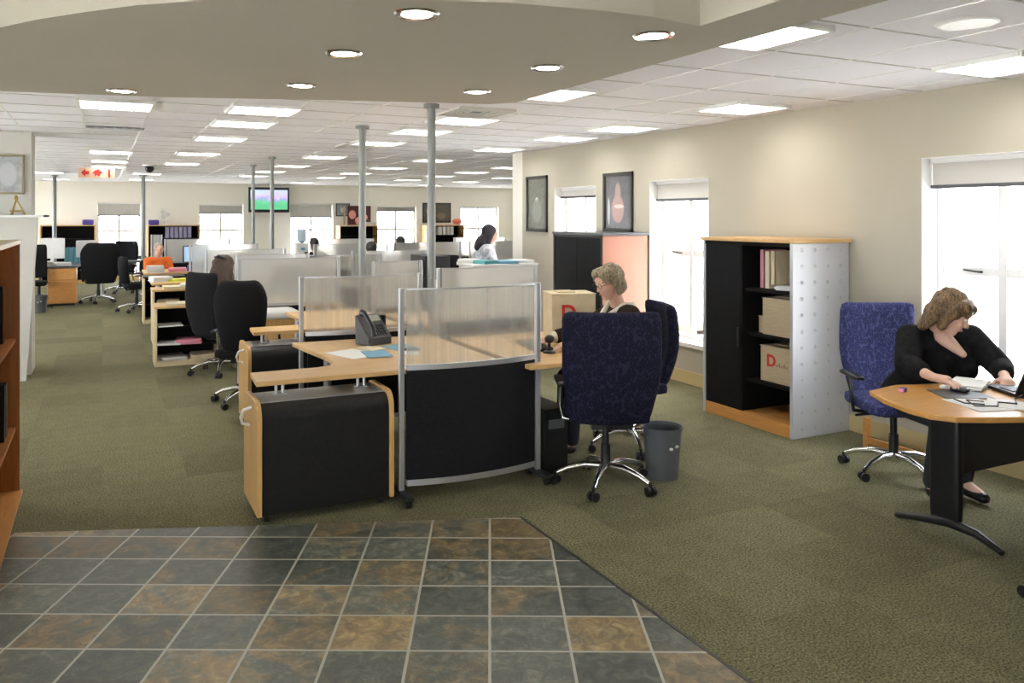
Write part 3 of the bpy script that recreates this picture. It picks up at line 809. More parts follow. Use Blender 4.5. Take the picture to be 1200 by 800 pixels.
def carton(label, x, y, z, w, d, h, rz=0, m='card', letter=None, group=None, flaps=True, letter_face='-y', name='cardboard_box'):
    """closed carton; front with lettering looks along local -Y"""
    t = thing(name, label, 'box', (x, y, z), rz, group)
    MB().bx(-w / 2, w / 2, -d / 2, d / 2, 0, h).build('body', m, t, bevel=.003)
    mb = MB(); mb.bx(-w / 2 - .004, w / 2 + .004, -d / 2 - .004, d / 2 + .004, h, h + .008)
    if flaps:
        mb.box((-w * .12, 0, h + .014), (w * .42, d * .5, .010), .04)
    mb.build('lid', m, t)
    if letter:
        cu = bpy.data.curves.new('lettering', 'FONT'); cu.body = letter; cu.size = h * .46; cu.extrude = .001; cu.offset = .004
        tmp = bpy.data.objects.new('lettering', cu); COL.objects.link(tmp)
        me = bpy.data.meshes.new_from_object(tmp.evaluated_get(bpy.context.evaluated_depsgraph_get())); bpy.data.objects.remove(tmp)
        me.materials.clear(); me.materials.append(M['red']); o = bpy.data.objects.new('lettering', me); COL.objects.link(o); o.parent = t
        o.location = (-w * .30, -d / 2 - .003, h * .46); o.rotation_euler = (math.pi / 2, 0, 0)
        mb = MB()
        for k in range(5): mb.box((w * (.03 + .075 * k), -d / 2 - .002, h * (.50 + .02 * (k % 2))), (w * .045, .002, h * (.06 + .05 * (k % 2))))
        mb.build('script_mark', M['red_faint'], t)
    return t
M['red_faint'] = mat('faded_print', (.36, .22, .14), .7)
M['red_wood'] = mat('x', (.3, .1, .05))

def framed(label, c, w, h, axis, art, frame='frame_dark', name='framed_picture', group=None, mount=None):
    """axis 'x-': hangs on a wall facing -X; 'y-': facing -Y"""
    rz = {'x-': -math.pi / 2, 'y-': 0}[axis]
    t = thing(name, label, 'picture', c, rz, group); b = min(w, h) * .07
    mb = MB()
    for a in ((-w / 2, -w / 2 + b, -h / 2, h / 2), (w / 2 - b, w / 2, -h / 2, h / 2), (-w / 2, w / 2, -h / 2, -h / 2 + b), (-w / 2, w / 2, h / 2 - b, h / 2)):
        mb.bx(a[0], a[1], -.03, 0, a[2], a[3])
    mb.build('frame', frame, t, bevel=.003)
    MB().bx(-w / 2 + b, w / 2 - b, -.012, -.004, -h / 2 + b, h / 2 - b).build('artwork', art, t); return t
def art(name, bgc, blobs, lines=None):
    """procedural print in local X (across) and Z (up): soft blobs over a ground"""
    m = mat(name, bgc, .25); n = NT(m); x, y, z = n.xyz(); nz = n.noise(14, 5, .7)
    c = n.ramp(nz, [(.35, tuple(v * .7 for v in bgc)), (.65, bgc)])
    for (bx_, bz_, rx, rz_, col) in blobs:
        dx = n.math('DIVIDE', n.math('SUBTRACT', x, bx_), rx); dz = n.math('DIVIDE', n.math('SUBTRACT', z, bz_), rz_)
        d = n.math('ADD', n.math('ADD', n.math('MULTIPLY', dx, dx), n.math('MULTIPLY', dz, dz)), n.math('MULTIPLY', nz, .5))
        c = n.mix(n.ramp(d, [(.75, (.9, .9, .9)), (1.3, (0, 0, 0))]), c, col)
    n.color(c); return m

# ================================================================ near cluster
# bookcase at the left edge
t = open_shelf('bookcase', 'tall reddish-orange wooden bookcase cut off by the left edge', -.86, -.44, 4.0, 5.42, 1.56, (.46, .98), 'cherry', 'cherry', '+x', 'edge', base=.07, inner='cherry')
for k in kids(t):
    if k.name.startswith('plinth'): k.data.materials[0] = M['orange_wood']
MB().bx(-.20, .225, -.70, .70, .07, .085).build('floor_board', 'orange_wood', t)
binder('dark grey file lying at the back end of the bookcase shelf', -.62, 5.18, .46, 'grey_pl', .07, .30, .27, math.pi / 2)
binder('black file beside the grey one in the left bookcase', -.62, 5.08, .46, 'plastic', .07, .30, .27, math.pi / 2)
binder('black file on the upper shelf of the left bookcase', -.64, 5.22, .98, 'plastic', .08, .32, .27, math.pi / 2)

credenza('large black round-topped storage unit with beech ends, nearest the camera', .76, 1.545, 4.44, 4.86, handle=True, group=None)
credenza('black storage unit with curved beech end behind the nearest one', 1.03, 1.86, 6.42, 6.86, handle=True)
d1 = [(.785, 4.60), (2.35, 4.58), (2.35, 5.86), (1.27, 5.92), (1.30, 5.6), (1.345, 5.25), (1.34, 5.02), (1.29, 4.93), (1.2, 4.895), (.80, 4.90)]
desk('beech L-shaped desk with telephone, nearest the camera', d1, legs=[(2.25, 5.75), (1.5, 5.78), (2.25, 4.75)], posts=[(.93, 4.68, .662), (1.42, 4.68, .662)], modesty=(1.36, 2.3, 5.80, 5.82))
d2 = [(1.10, 6.58), (2.35, 6.56), (2.35, 7.85), (1.62, 7.85), (1.62, 7.2), (1.60, 6.95), (1.5, 6.88), (1.12, 6.88)]
desk('second beech desk from the camera, behind the first see-through screen', d2, legs=[(2.25, 7.75), (1.72, 7.75), (2.25, 6.66)], posts=[(1.20, 6.66, .662), (1.7, 6.66, .662)])
screen('nearest curved partition with clear fluted top and black lower panel', 1.605, 2.535, 4.47, 1.27, .80)
screen('clear-topped partition across the desks behind the telephone', 1.37, 2.34, 6.07, 1.235, .80)

# desk phone and papers
M['phone_grey'] = mat('phone_grey', (.045, .048, .05), .4)
def telephone(label, x, y, z, rz):
    t = thing('desk_telephone', label, 'telephone', (x, y, z), rz)
    mb = MB(); mb.extr([(-.10, 0), (.09, 0), (.10, .17), (.085, .175), (-.10, .045)], -.11, .11, 0); mb.build('body', 'phone_grey', t, bevel=.005)
    a = math.atan2(.13, .185); R = Matrix.Rotation(a, 3, 'X')
    def on(px, py, h): return Vector((px, -.10, .045)) + R @ Vector((0, py, h))
    MB().box((0, 0, 0), (.10, .055, .006)).build('display', 'screen_grey', t).matrix_local = Matrix.Translation(on(.035, .175, .004)) @ R.to_4x4()
    mb = MB()
    for i in range(4):
        for j in range(4): mb.box((.0 + i * .024, .03 + j * .026, .004), (.017, .017, .007))
    o = mb.build('keypad', 'plastic', t); o.matrix_local = Matrix.Translation(on(0, 0, 0)) @ R.to_4x4()
    hs = MB().tube([(0, -.01, .02), (0, .03, .045), (0, .10, .05), (0, .17, .045), (0, .21, .02)], [.022, .019, .015, .019, .023], 14)
    o = hs.build('handset', 'plastic', t, smooth=50); o.matrix_local = Matrix.Translation(on(-.075, 0, .006)) @ R.to_4x4()
    MB().tube([(-.09, -.10, .03), (-.12, -.13, .012), (-.13, -.06, .01), (-.12, .03, .01), (-.10, .08, .012)], .005, 8).build('cord', 'plastic', t)
    MB().box((.118, .03, .085), (.018, .06, .16)).build('side_stand', 'plastic', t, bevel=.004)
    return t
M['screen_grey'] = mat('grey_display', (.30, .33, .28), .3)
telephone('black and grey desk telephone tilted on the nearest desk', 1.80, 5.62, .76, .35).scale = (.95, .85, 1.22)
print_art = art('brochure_print', (.72, .74, .72), [(-.05, .0, .06, .06, (.75, .5, .2)), (.06, .05, .05, .05, (.2, .35, .5))])
def sheet(label, x, y, z, rz, w=.21, d=.30, m='paper', name='paper_sheet', group=None, cat='paper'):
    o = MB().bx(-w / 2, w / 2, -d / 2, d / 2, 0, .0025).build(name, m, None, loc=(x, y, z), rz=rz); return tag(o, label, cat, group)
sheet('white brochure page nearest the inner edge of the phone desk', 1.54, 5.25, .761, .35, .24, .34)
sheet('pale blue printed leaflet overlapping the white brochure', 1.68, 5.17, .7645, -.1, .17, .26, 'blue_pap')
sheet('cream leaflet between brochure and telephone', 1.70, 5.38, .7675, .5, .14, .18, 'cream_pap')
sheet('blue leaflet at the foot of the telephone', 1.93, 5.36, .761, .2, .20, .26, 'blue_pap')
sheet('small white note by the partition post', 1.90, 5.12, .7645, -.4, .12, .15)
tag(MB().rbox((0, 0, .009), (.05, .12, .018), .006, 3).build('stapler', 'plastic', None, loc=(1.93, 5.18, .768), rz=1.1), 'small black stapler on the papers near the screen', 'stapler')

# ---------------------------------------------------------------- right half of the near cluster
d1r = [(2.42, 4.36), (2.98, 4.36), (3.04, 4.45), (3.02, 4.75), (3.06, 4.93), (3.2, 5.0), (3.5, 5.0), (3.5, 5.62), (2.42, 5.62)]
desk('beech desk where the woman in glasses sits', d1r, legs=[(2.55, 4.95), (3.38, 5.5), (2.55, 5.5)], modesty=(2.50, 2.56, 4.60, 5.55))
carton('pale cardboard box with red D on the seated woman\'s desk', 3.25, 5.24, .76, .34, .28, .345, math.radians(-16), 'card_light', 'D')
keyboard('black keyboard in front of the woman in glasses', 2.80, 4.98, .76, math.radians(80))
t = thing('camera_stand', 'small black desk camera on a short stand by her hand', 'webcam', (2.77, 4.72, .76))
MB().lathe([(.045, 0), (.04, .012), (.012, .02), (.010, .07)]).build('stand', 'plastic', t, smooth=40); MB().ell((0, 0, .095), (.035, .032, .03)).build('head', 'plastic', t, smooth=0)
t = thing('bottle', 'small clear bottle with dark base beside her hand', 'bottle', (2.72, 4.80, .76))
MB().lathe([(.028, 0), (.03, .01), (.03, .09), (.012, .12), (.012, .14)]).build('bottle_body', 'offwhite', t, smooth=40); MB().lathe([(.014, .14), (.014, .158)]).build('cap', 'plastic', t, smooth=40)
t = thing('computer_tower', 'black computer case standing under the seated woman\'s desk', 'computer', (2.70, 4.72, 0))
MB().bx(-.09, .09, -.21, .21, .02, .43).build('case', 'black', t, bevel=.006); MB().bx(-.06, .06, -.214, -.209, .30, .36).build('drive_bay', 'grey_pl', t)
MB().bx(-.09, .09, -.2, .2, 0, .02).build('feet', 'plastic', t)
t = thing('junction_box', 'cream plastic power box on the desk spine beside the partition post', 'power box', (2.50, 4.72, 0))
MB().bx(-.05, .05, -.03, .03, .30, .50).build('housing', 'cream_pap', t, bevel=.005); MB().bx(-.02, .02, -.02, .02, 0, .30).build('stem', 'plastic', t)
MB().tube([(0, -.032, .32), (.03, -.06, .2), (.0, -.06, .08), (.06, -.05, .012), (.2, .05, .012)], .006, 8).build('cable', 'plastic', t)

office_chair('office_chair', 'navy patterned swivel chair with its back to the camera, chrome star base', 'navy', loc=(2.87, 4.19, 0), rz=facing(.43, .90), bw=.60, bz0=.43, bz1=1.12)
office_chair('office_chair', 'navy chair on which the woman in glasses sits', 'navy', loc=(3.50, 4.80, 0), rz=facing(-.95, .30), bw=.50, bz0=.46, bz1=1.06)
waste_bin('dark grey plastic waste bin beside the empty navy chair', 3.30, 4.17, .125, .33)

# ---------------------------------------------------------------- cabinets on the right wall
def big_cabinet(label, x0, x1, y0, y1, h, open_=True, side='dimpled'):
    t = thing('tambour_cabinet', label, 'cabinet', ((x0 + x1) / 2, (y0 + y1) / 2, 0)); w, d = (x1 - x0) / 2, (y1 - y0) / 2
    MB().bx(-w, w, -d, -d + .03, 0, h - .03).build('side_panel', side, t, bevel=.004)
    MB().bx(-w, w, d - .03, d, 0, h - .03).build('side_panel', side, t, bevel=.004)
    MB().bx(-w - .015, w + .012, -d - .02, d + .02, h - .03, h).build('top', 'beech' if open_ else 'grey_pl', t, bevel=.006)
    MB().bx(w - .02, w, -d + .03, d - .03, .1, h - .03).build('back_panel', 'dark_in', t)
    MB().bx(-w + .005, w - .02, -d + .03, d - .03, 0, .10).build('plinth', 'orange_wood' if open_ else 'black', t, bevel=.003)
    if open_:
        for z in (.37, .745, 1.11): MB().bx(-w + .05, w - .02, -d + .03, d - .03, z - .025, z).build('shelf', 'dark_in', t, bevel=.002)
        MB().bx(-w + .01, -w + .03, .06, d - .03, .10, h - .035).build('tambour_door', 'tambour', t)
        MB().bx(-w + .012, w - .03, .04, .06, .10, h - .035).build('divider', 'dark_in', t)
        MB().bx(-w - .012, -w + .01, .055, .08, .62, .78).build('handle', 'plastic', t, bevel=.003)
        MB().bx(-w, -w + .03, -d + .03, d - .03, h - .06, h - .032).build('top_rail', 'dark_in', t)
    else:
        for s_ in (-1, 1): MB().bx(-w - .005, -w + .02, s_ * .003 if s_ > 0 else -d + .03, d - .03 if s_ > 0 else -.003, .10, h - .035).build('door', 'tambour', t, bevel=.005)
        mb = MB(); [mb.bx(-w - .012, -w, a, b, c_, e) for a, b, c_, e in ((-d, d, h - .055, h - .02), (-d, -d + .03, .1, h - .03), (d - .03, d, .1, h - .03))]; mb.build('front_frame', 'black', t)
    return t
big_cabinet('black open-fronted cabinet with silver dimpled side and beech top by the right wall', 4.73, 5.34, 4.42, 5.42, 1.52)
big_cabinet('shut black cabinet with peach side between the two far right-wall windows', 4.76, 5.34, 7.0, 8.0, 1.52, False, 'peach')
G = 'boxes and files in the open cabinet'
carton('tan archive box without big lettering, upper of the two in the cabinet', 5.0, 4.66, .745, .33, .34, .29, -math.pi / 2, 'card', None, G)
carton('tan archive box with red D on the lower cabinet shelf', 5.0, 4.68, .37, .33, .34, .28, -math.pi / 2, 'card', 'D', G)
carton('small tan carton squeezed beside the upper archive box', 5.0, 4.875, .745, .07, .25, .13, -math.pi / 2, 'card_light', None, G, flaps=False)
paper_pile('loose paper stack at the back of the top cabinet shelf', 5.0, 4.62, 1.11, .28, .24, .035, .3)
binder('buff file leaning left on the top cabinet shelf', 4.97, 4.79, 1.115, 'cream_pap', .05, .30, .25, -math.pi / 2, lean=.0)
binder('buff file standing upright second on the top cabinet shelf', 4.97, 4.73, 1.15, 'card_light', .045, .27, .25, -math.pi / 2)
binder('red-backed file on the top cabinet shelf', 4.98, 4.855, 1.115, 'pink', .04, .31, .25, -math.pi / 2)
paper_pile('white papers under the small tan carton', 5.22, 4.88, .745, .18, .16, .03)

t = thing('wooden_rack', 'low orange wooden rail frame on the floor behind the blue chair', 'rack', (5.08, 3.75, 0))
for sy in (-.3, .3): MB().bx(-.02, .02, sy - .02, sy + .02, 0, .22).build('post', 'orange_wood', t, bevel=.003)
MB().bx(-.015, .015, -.28, .28, .03, .075).build('rail', 'orange_wood', t, bevel=.003)
# posters on the right wall
framed('tall dark framed certificate nearest the inner corner of the right wall', (XR - .001, 9.45, 1.865), .56, .76, 'x-', art('green_print', (.16, .17, .13), [(0, .05, .05, .05, (.6, .6, .5)), (0, -.1, .16, .2, (.20, .21, .17))]), name='framed_poster')
framed('tall dark framed poster with pinkish artwork above the peach-sided cabinet', (XR - .001, 7.56, 1.86), .57, .68, 'x-', art('pink_print', (.13, .13, .14), [(.0, -.08, .15, .20, (.42, .25, .22)), (.0, .1, .07, .16, (.36, .24, .22)), (.02, -.05, .12, .03, (.6, .5, .46)), (-.18, -.1, .03, .2, (.45, .45, .46))]), name='framed_poster')

# ---------------------------------------------------------------- the desk at the right edge
t = thing('workstation_desk', 'orange-toned beech desk with curved edge and dark T-leg at right', 'desk', (4.05, 2.7, 0))
P2 = [(3.73, 2.96), (3.62, 2.78), (3.555, 2.60), (3.545, 2.48), (3.60, 2.39), (3.72, 2.325), (3.9, 2.25), (4.2, 2.12), (4.6, 2.02), (5.2, 2.0), (5.2, 2.72), (4.6, 2.80), (4.2, 2.93), (3.98, 3.0)]
P2 = [(x - 4.05, y - 2.7) for x, y in P2]
MB().prism(P2, .732, .76).build('worktop', M['beech_warm'] if 'beech_warm' in M else wood('warm_beech', (.50, .24, .055), (.62, .33, .09)), t, bevel=.006)
M['warm_beech'] = bpy.data.materials['warm_beech']
MB().rbox((.04, .07, .40), (.055, .17, .66), .02, 5).build('leg', 'black', t, smooth=40)
MB().tube([(-.01, .33, .018), (.0, .2, .045), (.03, .05, .065), (.03, -.1, .055), (.0, -.25, .018)], [.016, .022, .028, .022, .016], 12).build('foot', 'plastic', t, smooth=50)
MB().bx(.05, 1.1, .0, .02, .33, .73).build('modesty_panel', 'black', t)
MB().rbox((1.0, .0, .37), (.055, .17, .72), .02, 5).build('leg', 'plastic', t, smooth=40)
t = thing('side_table', 'second wooden worktop abutting the leaning woman\'s desk at the right edge', 'desk', (4.35, 1.8, 0))
MB().prism([(-.12, .36), (-.20, .2), (-.20, -.4), (.5, -.4), (.5, .14), (.2, .2)], .70, .728).build('worktop', 'warm_beech', t, bevel=.005)
MB().cyl((.3, -.2, 0), (.3, -.2, .70), .03).build('leg', 'plastic', t, smooth=40); MB().cyl((-.1, -.3, 0), (-.1, -.3, .70), .03).build('leg', 'plastic', t, smooth=40)
MB().cyl((.3, .02, 0), (.3, .02, .70), .03).build('leg', 'plastic', t, smooth=40)
office_chair('office_chair', 'blue patterned high-back swivel chair behind the leaning woman', 'blue', loc=(4.72, 3.56, 0), rz=facing(-.46, -.89), bw=.50, bz0=.45, bz1=1.10, arms='loop', arm_mat='plastic')
office_chair('office_chair', 'black-based blue chair mostly cut off at the bottom right edge', 'blue', metal='plastic', loc=(3.86, 1.86, 0), rz=facing(-.2, .9), bw=.5, bz0=.50, bz1=.70, arms='none')
sheet('white sheet of notes on the desk at right', 3.93, 2.50, .761, -.3, .19, .26)
sheet('second white sheet half under the black cable', 4.06, 2.42, .764, .5, .20, .20)
tag(MB().tube([(3.90, 2.60, .772), (3.86, 2.52, .772), (3.92, 2.46, .772), (3.98, 2.50, .772), (3.92, 2.55, .775), (3.85, 2.46, .772), (3.93, 2.40, .775), (4.03, 2.46, .772), (4.08, 2.40, .772), (4.18, 2.47, .772), (4.3, 2.5, .772)], .0035, 8).build('computer_cable', 'plastic', None, smooth=50), 'thin black cable curled on the white sheets', 'cable')
t = thing('eraser', 'small pink and white eraser at the left tip of the desk', 'eraser', (3.86, 2.86, .76), .3)
MB().rbox((.0, 0, .009), (.055, .028, .018), .004, 3).build('rubber', 'pink', t, smooth=40); MB().bx(-.012, .029, -.0145, .0145, -.0, .0185).build('sleeve', 'purple', t)
tag(MB().rbox((0, 0, .003), (.25, .20, .006), .0028, 5, deform=lambda p: (p.x * (1 - .0 * p.y), p.y, p.z)).build('mouse_pad', 'grey_pl', None, loc=(4.07, 2.68, .7605), rz=-.5, smooth=40), 'grey mouse pad under the leaning woman\'s hand', 'mouse pad')
t = thing('computer_mouse', 'black computer mouse under the leaning woman\'s right hand', 'computer mouse', (4.105, 2.705, .767), -2.9)
t.scale = (.85, .85, .8)
MB().rbox((0, 0, .017), (.060, .105, .034), .016, 6, deform=lambda p: (p.x, p.y, p.z * (1 - 2.5 * abs(p.y)))).build('shell', 'plastic', t, smooth=0); MB().cyl((-.004, .03, .031), (.004, .03, .031), .008, n=12).build('wheel', 'grey_pl', t)
t = thing('laptop', 'open black laptop at the right edge of the picture', 'laptop', (4.46, 2.55, .76), 2.7)
MB().rbox((0, 0, .012), (.34, .24, .022), .008, 5).build('base', 'plastic', t, smooth=40)
mb = MB()
for r in range(5):
    for c in range(13): mb.box((-.145 + c * .024, -.02 + r * .022, .025), (.019, .017, .004))
mb.build('keys', 'grey_pl', t)
o = MB().rbox((0, 0, .11), (.34, .014, .22), .006, 5).build('lid', 'plastic', t, smooth=40); o.location = (0, .125, .02); o.rotation_euler.x = -.5
sc = MB().bx(-.155, .155, -.0095, -.0075, .02, .205).build('display', 'screen_off', o)
paper_pile('crumpled white papers beyond the mouse pad', 4.30, 2.80, .76, .26, .17, .025, .4, jit=.02)
binder('grey box file at the window end of the right desk', 4.95, 2.5, .76, 'offwhite', .08, .30, .27, .2)
PTX, PBX = -.60, -.71

# ================================================================ the middle and back of the office
office_chair('office_chair', 'rounded black high-back chair beside the second desk', 'black_fab', loc=(1.20, 7.45, 0), rz=facing(.45, .89), bw=.48, bz0=.50, bz1=1.13, shape='round')
office_chair('office_chair', 'square-backed black chair seen side-on in the left aisle, carrying the long-haired woman', 'black_fab', loc=(1.16, 8.98, 0), rz=facing(.88, .47), bw=.50, bz0=.40, bz1=1.10)
screen('whitish translucent screen right of the rounded black chair', 1.24, 2.26, 8.25, 1.27, .80, .03, 'poly_white', False, foot=False)
t = thing('cushioned_pedestal', 'beech pedestal with white cushion top under the whitish screen', 'pedestal', (1.68, 8.62, 0), 0)
MB().bx(-.20, .20, -.22, .22, .04, .62).build('cabinet', 'beech_v', t, bevel=.004); MB().rbox((0, 0, .66), (.42, .46, .09), .035, 5).build('cushion', 'white', t, smooth=0)
MB().bx(-.18, .18, -.2, .2, 0, .04).build('plinth', 'plastic', t)
desk('third beech desk from the camera in the left row', [(1.95, 8.35), (2.35, 8.35), (2.35, 9.5), (1.45, 9.5), (1.45, 9.0), (1.9, 8.9)], legs=[(2.25, 9.4), (1.55, 9.4), (2.2, 8.45)])
screen('grey-white screen directly in front of the brown-haired woman\'s desk', 1.45, 2.30, 9.80, 1.24, .80, .03, 'poly_white', True, foot=False)
desk('fourth beech desk, beside the woman with long brown hair', [(1.55, 9.9), (2.35, 9.9), (2.35, 11.0), (1.55, 11.0)], legs=[(1.65, 10.0), (1.65, 10.9), (2.25, 10.9)])
screen('pale screen behind the fourth desk of the left row', 1.25, 2.28, 11.1, 1.25, .80, .03, 'poly_white', True, foot=False)
desk('fifth desk of the left row, covered with papers', [(.62, 11.9), (2.3, 11.9), (2.3, 13.0), (.62, 12.6)], legs=[(.7, 12.0), (2.2, 12.9), (2.2, 12.0)])
screen('pale screen behind the paper-covered fifth desk', 1.25, 2.28, 13.3, 1.25, .80, .03, 'poly_white', True, foot=False)
desk('sixth desk of the left row before the person in orange', [(.62, 14.1), (2.3, 14.1), (2.3, 15.1), (.62, 15.1)], legs=[(.7, 14.2), (.7, 15.0), (2.2, 15.0)])
screen('far pale screen beyond the person in orange', 1.1, 2.3, 16.6, 1.25, .80, .03, 'poly_white', True, foot=False)
open_shelf('open_shelf_unit', 'low open shelf unit with beech frame nearest in the left aisle', .53, 1.23, 9.62, 10.05, .68, (.24, .45), 'edge', top='beech')
open_shelf('open_shelf_unit', 'low open shelf unit, second one down the left aisle', .60, 1.25, 11.35, 11.8, .72, (.25, .48), 'edge', top='beech')
open_shelf('open_shelf_unit', 'low dark open shelf unit, farthest of three down the left aisle', .58, 1.2, 13.55, 13.98, .74, (.3, .52), 'edge', top='black')
for i, (x, y, z, m, h, lab) in enumerate([(.70, 9.75, .45, 'paper', .012, 'white paper on the upper shelf of the nearest low unit'), (.70, 9.75, .24, 'paper', .02, 'paper stack on the middle shelf of the nearest low unit'), (.90, 9.74, .24, 'pink', .05, 'pink folder on the nearest low shelf unit'),
        (.72, 9.76, .06, 'offwhite', .04, 'pale book on the bottom shelf of the nearest low unit'), (1.05, 9.74, .06, 'card_light', .05, 'tan folder at the bottom right of the nearest low shelf unit'),
        (.80, 9.82, .68, 'cream_pap', .02, 'cream papers on top of the nearest low shelf unit'), (1.08, 9.8, .68, 'paper', .03, 'white papers at the right end of the nearest low shelf top'),
        (.86, 11.55, .72, 'cream_pap', .03, 'cream file on top of the second low shelf unit'), (1.1, 11.6, .72, 'paper', .05, 'white pile on top of the second low shelf unit'),
        (.80, 11.5, .48, 'card', .10, 'brown files in the second low shelf unit'), (.98, 12.3, .76, 'yellow', .03, 'yellow-green folder on the paper-covered desk'), (.75, 12.3, .76, 'paper', .07, 'tall white paper pile on the corner of the fifth desk'),
        (1.3, 12.3, .76, 'cream_pap', .05, 'cream folders on the fifth desk'), (1.55, 12.5, .76, 'paper', .10, 'white stack right on the fifth desk'), (.80, 14.3, .76, 'offwhite', .11, 'grey-white stack in front of the person in orange'),
        (1.15, 14.4, .76, 'pink', .06, 'magenta folder on the sixth desk'), (1.45, 14.5, .76, 'purple', .09, 'purple folder pile on the sixth desk')]):
    paper_pile(lab, x, y, z, .26, .30, h, random.uniform(-.2, .2), m, 'paper_stack' if m in ('paper', 'cream_pap', 'offwhite') else 'folder_stack', 'papers' if m in ('paper', 'cream_pap', 'offwhite') else 'folders')
monitor('computer monitor facing the brown-haired woman', 2.05, 10.4, .76, facing(-1, 0) + math.pi, frame='plastic')
monitor('lit monitor beyond the person in orange', 1.5, 14.85, .76, .2, .46, .30)
monitor('black-backed monitor on the second desk row, top edge above the screen', 1.95, 9.2, .76, 2.9, frame='plastic')
monitor('dark monitor standing on the fifth desk', 1.95, 12.45, .76, .3, frame='plastic', screen_m='screen_off')
office_chair('office_chair', 'black task chair in front of the paper-covered desk', 'black_fab', loc=(1.55, 11.66, 0), rz=facing(0, 1), bw=.46, bz0=.5, bz1=.98, shape='round')
office_chair('office_chair', 'dark office chair at left of the person in orange', 'black_fab', loc=(.55, 15.4, 0), rz=facing(.9, .2), bw=.46, bz0=.5, bz1=.98, shape='round')

# right side of the spine
screen('white low screen between the two middle poles', 2.42, 2.92, 7.55, 1.25, .8, .02, 'poly_white', True, foot=False)
screen('wide whitish screen carrying papers behind the nearest partition', 2.62, 3.58, 6.35, 1.25, .8, .02, 'poly_white', True, foot=False)
desk('beech desk behind the wide whitish screen', [(2.45, 6.5), (3.5, 6.5), (3.5, 7.3), (2.45, 7.3)], legs=[(2.55, 7.2), (3.4, 7.2), (3.4, 6.6)])
t = thing('storage_cupboard', 'white chest-high cupboard with papers on top before the standing woman', 'cupboard', (4.15, 8.25, 0), 0)
MB().bx(-.40, .40, -.22, .22, 0, 1.13).build('body', 'white', t, bevel=.005); MB().bx(-.42, .42, -.24, .24, 1.13, 1.155).build('top', 'white', t, bevel=.005)
for s_ in (-1, 1): MB().bx(.005 if s_ > 0 else -.39, .39 if s_ > 0 else -.005, -.235, -.22, .06, 1.10).build('door', 'white', t, bevel=.003)
paper_pile('teal brochures on the white chest-high cupboard', 3.95, 8.2, 1.155, .22, .28, .04, .3, 'teal', 'brochure_stack', 'brochures')
paper_pile('blue printed sheets on the white chest-high cupboard', 4.2, 8.15, 1.155, .24, .28, .03, -.2, 'blue_pap', 'brochure_stack', 'brochures')
paper_pile('white papers at the right end of the chest-high cupboard', 4.42, 8.2, 1.155, .2, .28, .035, .1)
paper_pile('white papers by the standing woman\'s hand on the cupboard', 3.82, 8.35, 1.155, .16, .2, .05, .6)
t = thing('photocopier', 'tall black office machine left of the standing woman behind a silver pole', 'photocopier', (3.80, 9.5, 0))
t.scale = (.62, 1, 1)
MB().bx(-.24, .24, -.25, .25, .05, .92).build('cabinet', 'black', t, bevel=.01); MB().bx(-.27, .27, -.27, .27, .95, 1.20).build('scanner', 'plastic', t, bevel=.015)
MB().bx(-.1, .04, -.262, -.25, .80, .9).build('paper_tray', 'offwhite', t); MB().bx(-.22, .22, -.24, .24, .90, .96).build('neck', 'black', t); MB().bx(-.2, .2, -.2, .2, 0, .05).build('plinth', 'black', t)
MB().bx(-.33, -.25, -.2, .1, .98, 1.15).build('control_panel', 'plastic', t, bevel=.01)
screen('pale screen behind the black office machine', 3.1, 4.2, 10.6, 1.22, .8, .02, 'poly_white', True, foot=False)
desk('desk behind the pale screen in mid room', [(3.1, 10.8), (4.3, 10.8), (4.3, 11.6), (3.1, 11.6)], legs=[(3.2, 11.5), (4.2, 11.5), (4.2, 10.9)])
monitor('monitor back showing above the pale mid-room screen', 3.5, 11.2, .76, 3.0)
office_chair('office_chair', 'black chair behind the standing woman in a headscarf', 'black_fab', loc=(4.70, 10.65, 0), rz=facing(.7, .3), bw=.46, bz0=.5, bz1=1.14, shape='square')
screen('grey-white screen left of the second silver pole', 2.35, 3.35, 10.15, 1.2, .8, .02, 'poly', True, foot=False)
for i, (x, y, lab) in enumerate([(3.9, 13.4, 'pale screen in the far middle under the television'), (5.4, 13.6, 'pale screen in the far middle beside the red display'), (6.9, 13.6, 'pale screen before the framed picture cupboard'), (4.6, 16.4, 'farther pale screen under the television window'), (7.8, 16.4, 'farther pale screen at the right of the far office')]):
    screen(lab, x - .65, x + .65, y, 1.22, .8, .02, 'poly_white', True, foot=False)
    desk(lab.replace('pale screen', 'desk behind the pale screen').replace('farther desk', 'desk'), [(x - .6, y + .15), (x + .6, y + .15), (x + .6, y + .9), (x - .6, y + .9)], legs=[(x - .5, y + .8), (x + .5, y + .8), (x + .5, y + .25)])
monitor('black monitor back in the far middle under the television', 4.0, 13.9, .76, 3.1, .5, .32)
monitor('dark monitor back on the far desk near the red display', 5.2, 14.2, .76, 3.3, .5, .32)
monitor('dark monitor back on the far right desk', 7.3, 14.1, .76, 2.9, .5, .32)
office_chair('office_chair', 'black chair seen between far screens beside the second pole', 'black_fab', loc=(4.6, 12.4, 0), rz=facing(0, 1), bw=.5, bz0=.5, bz1=1.12)

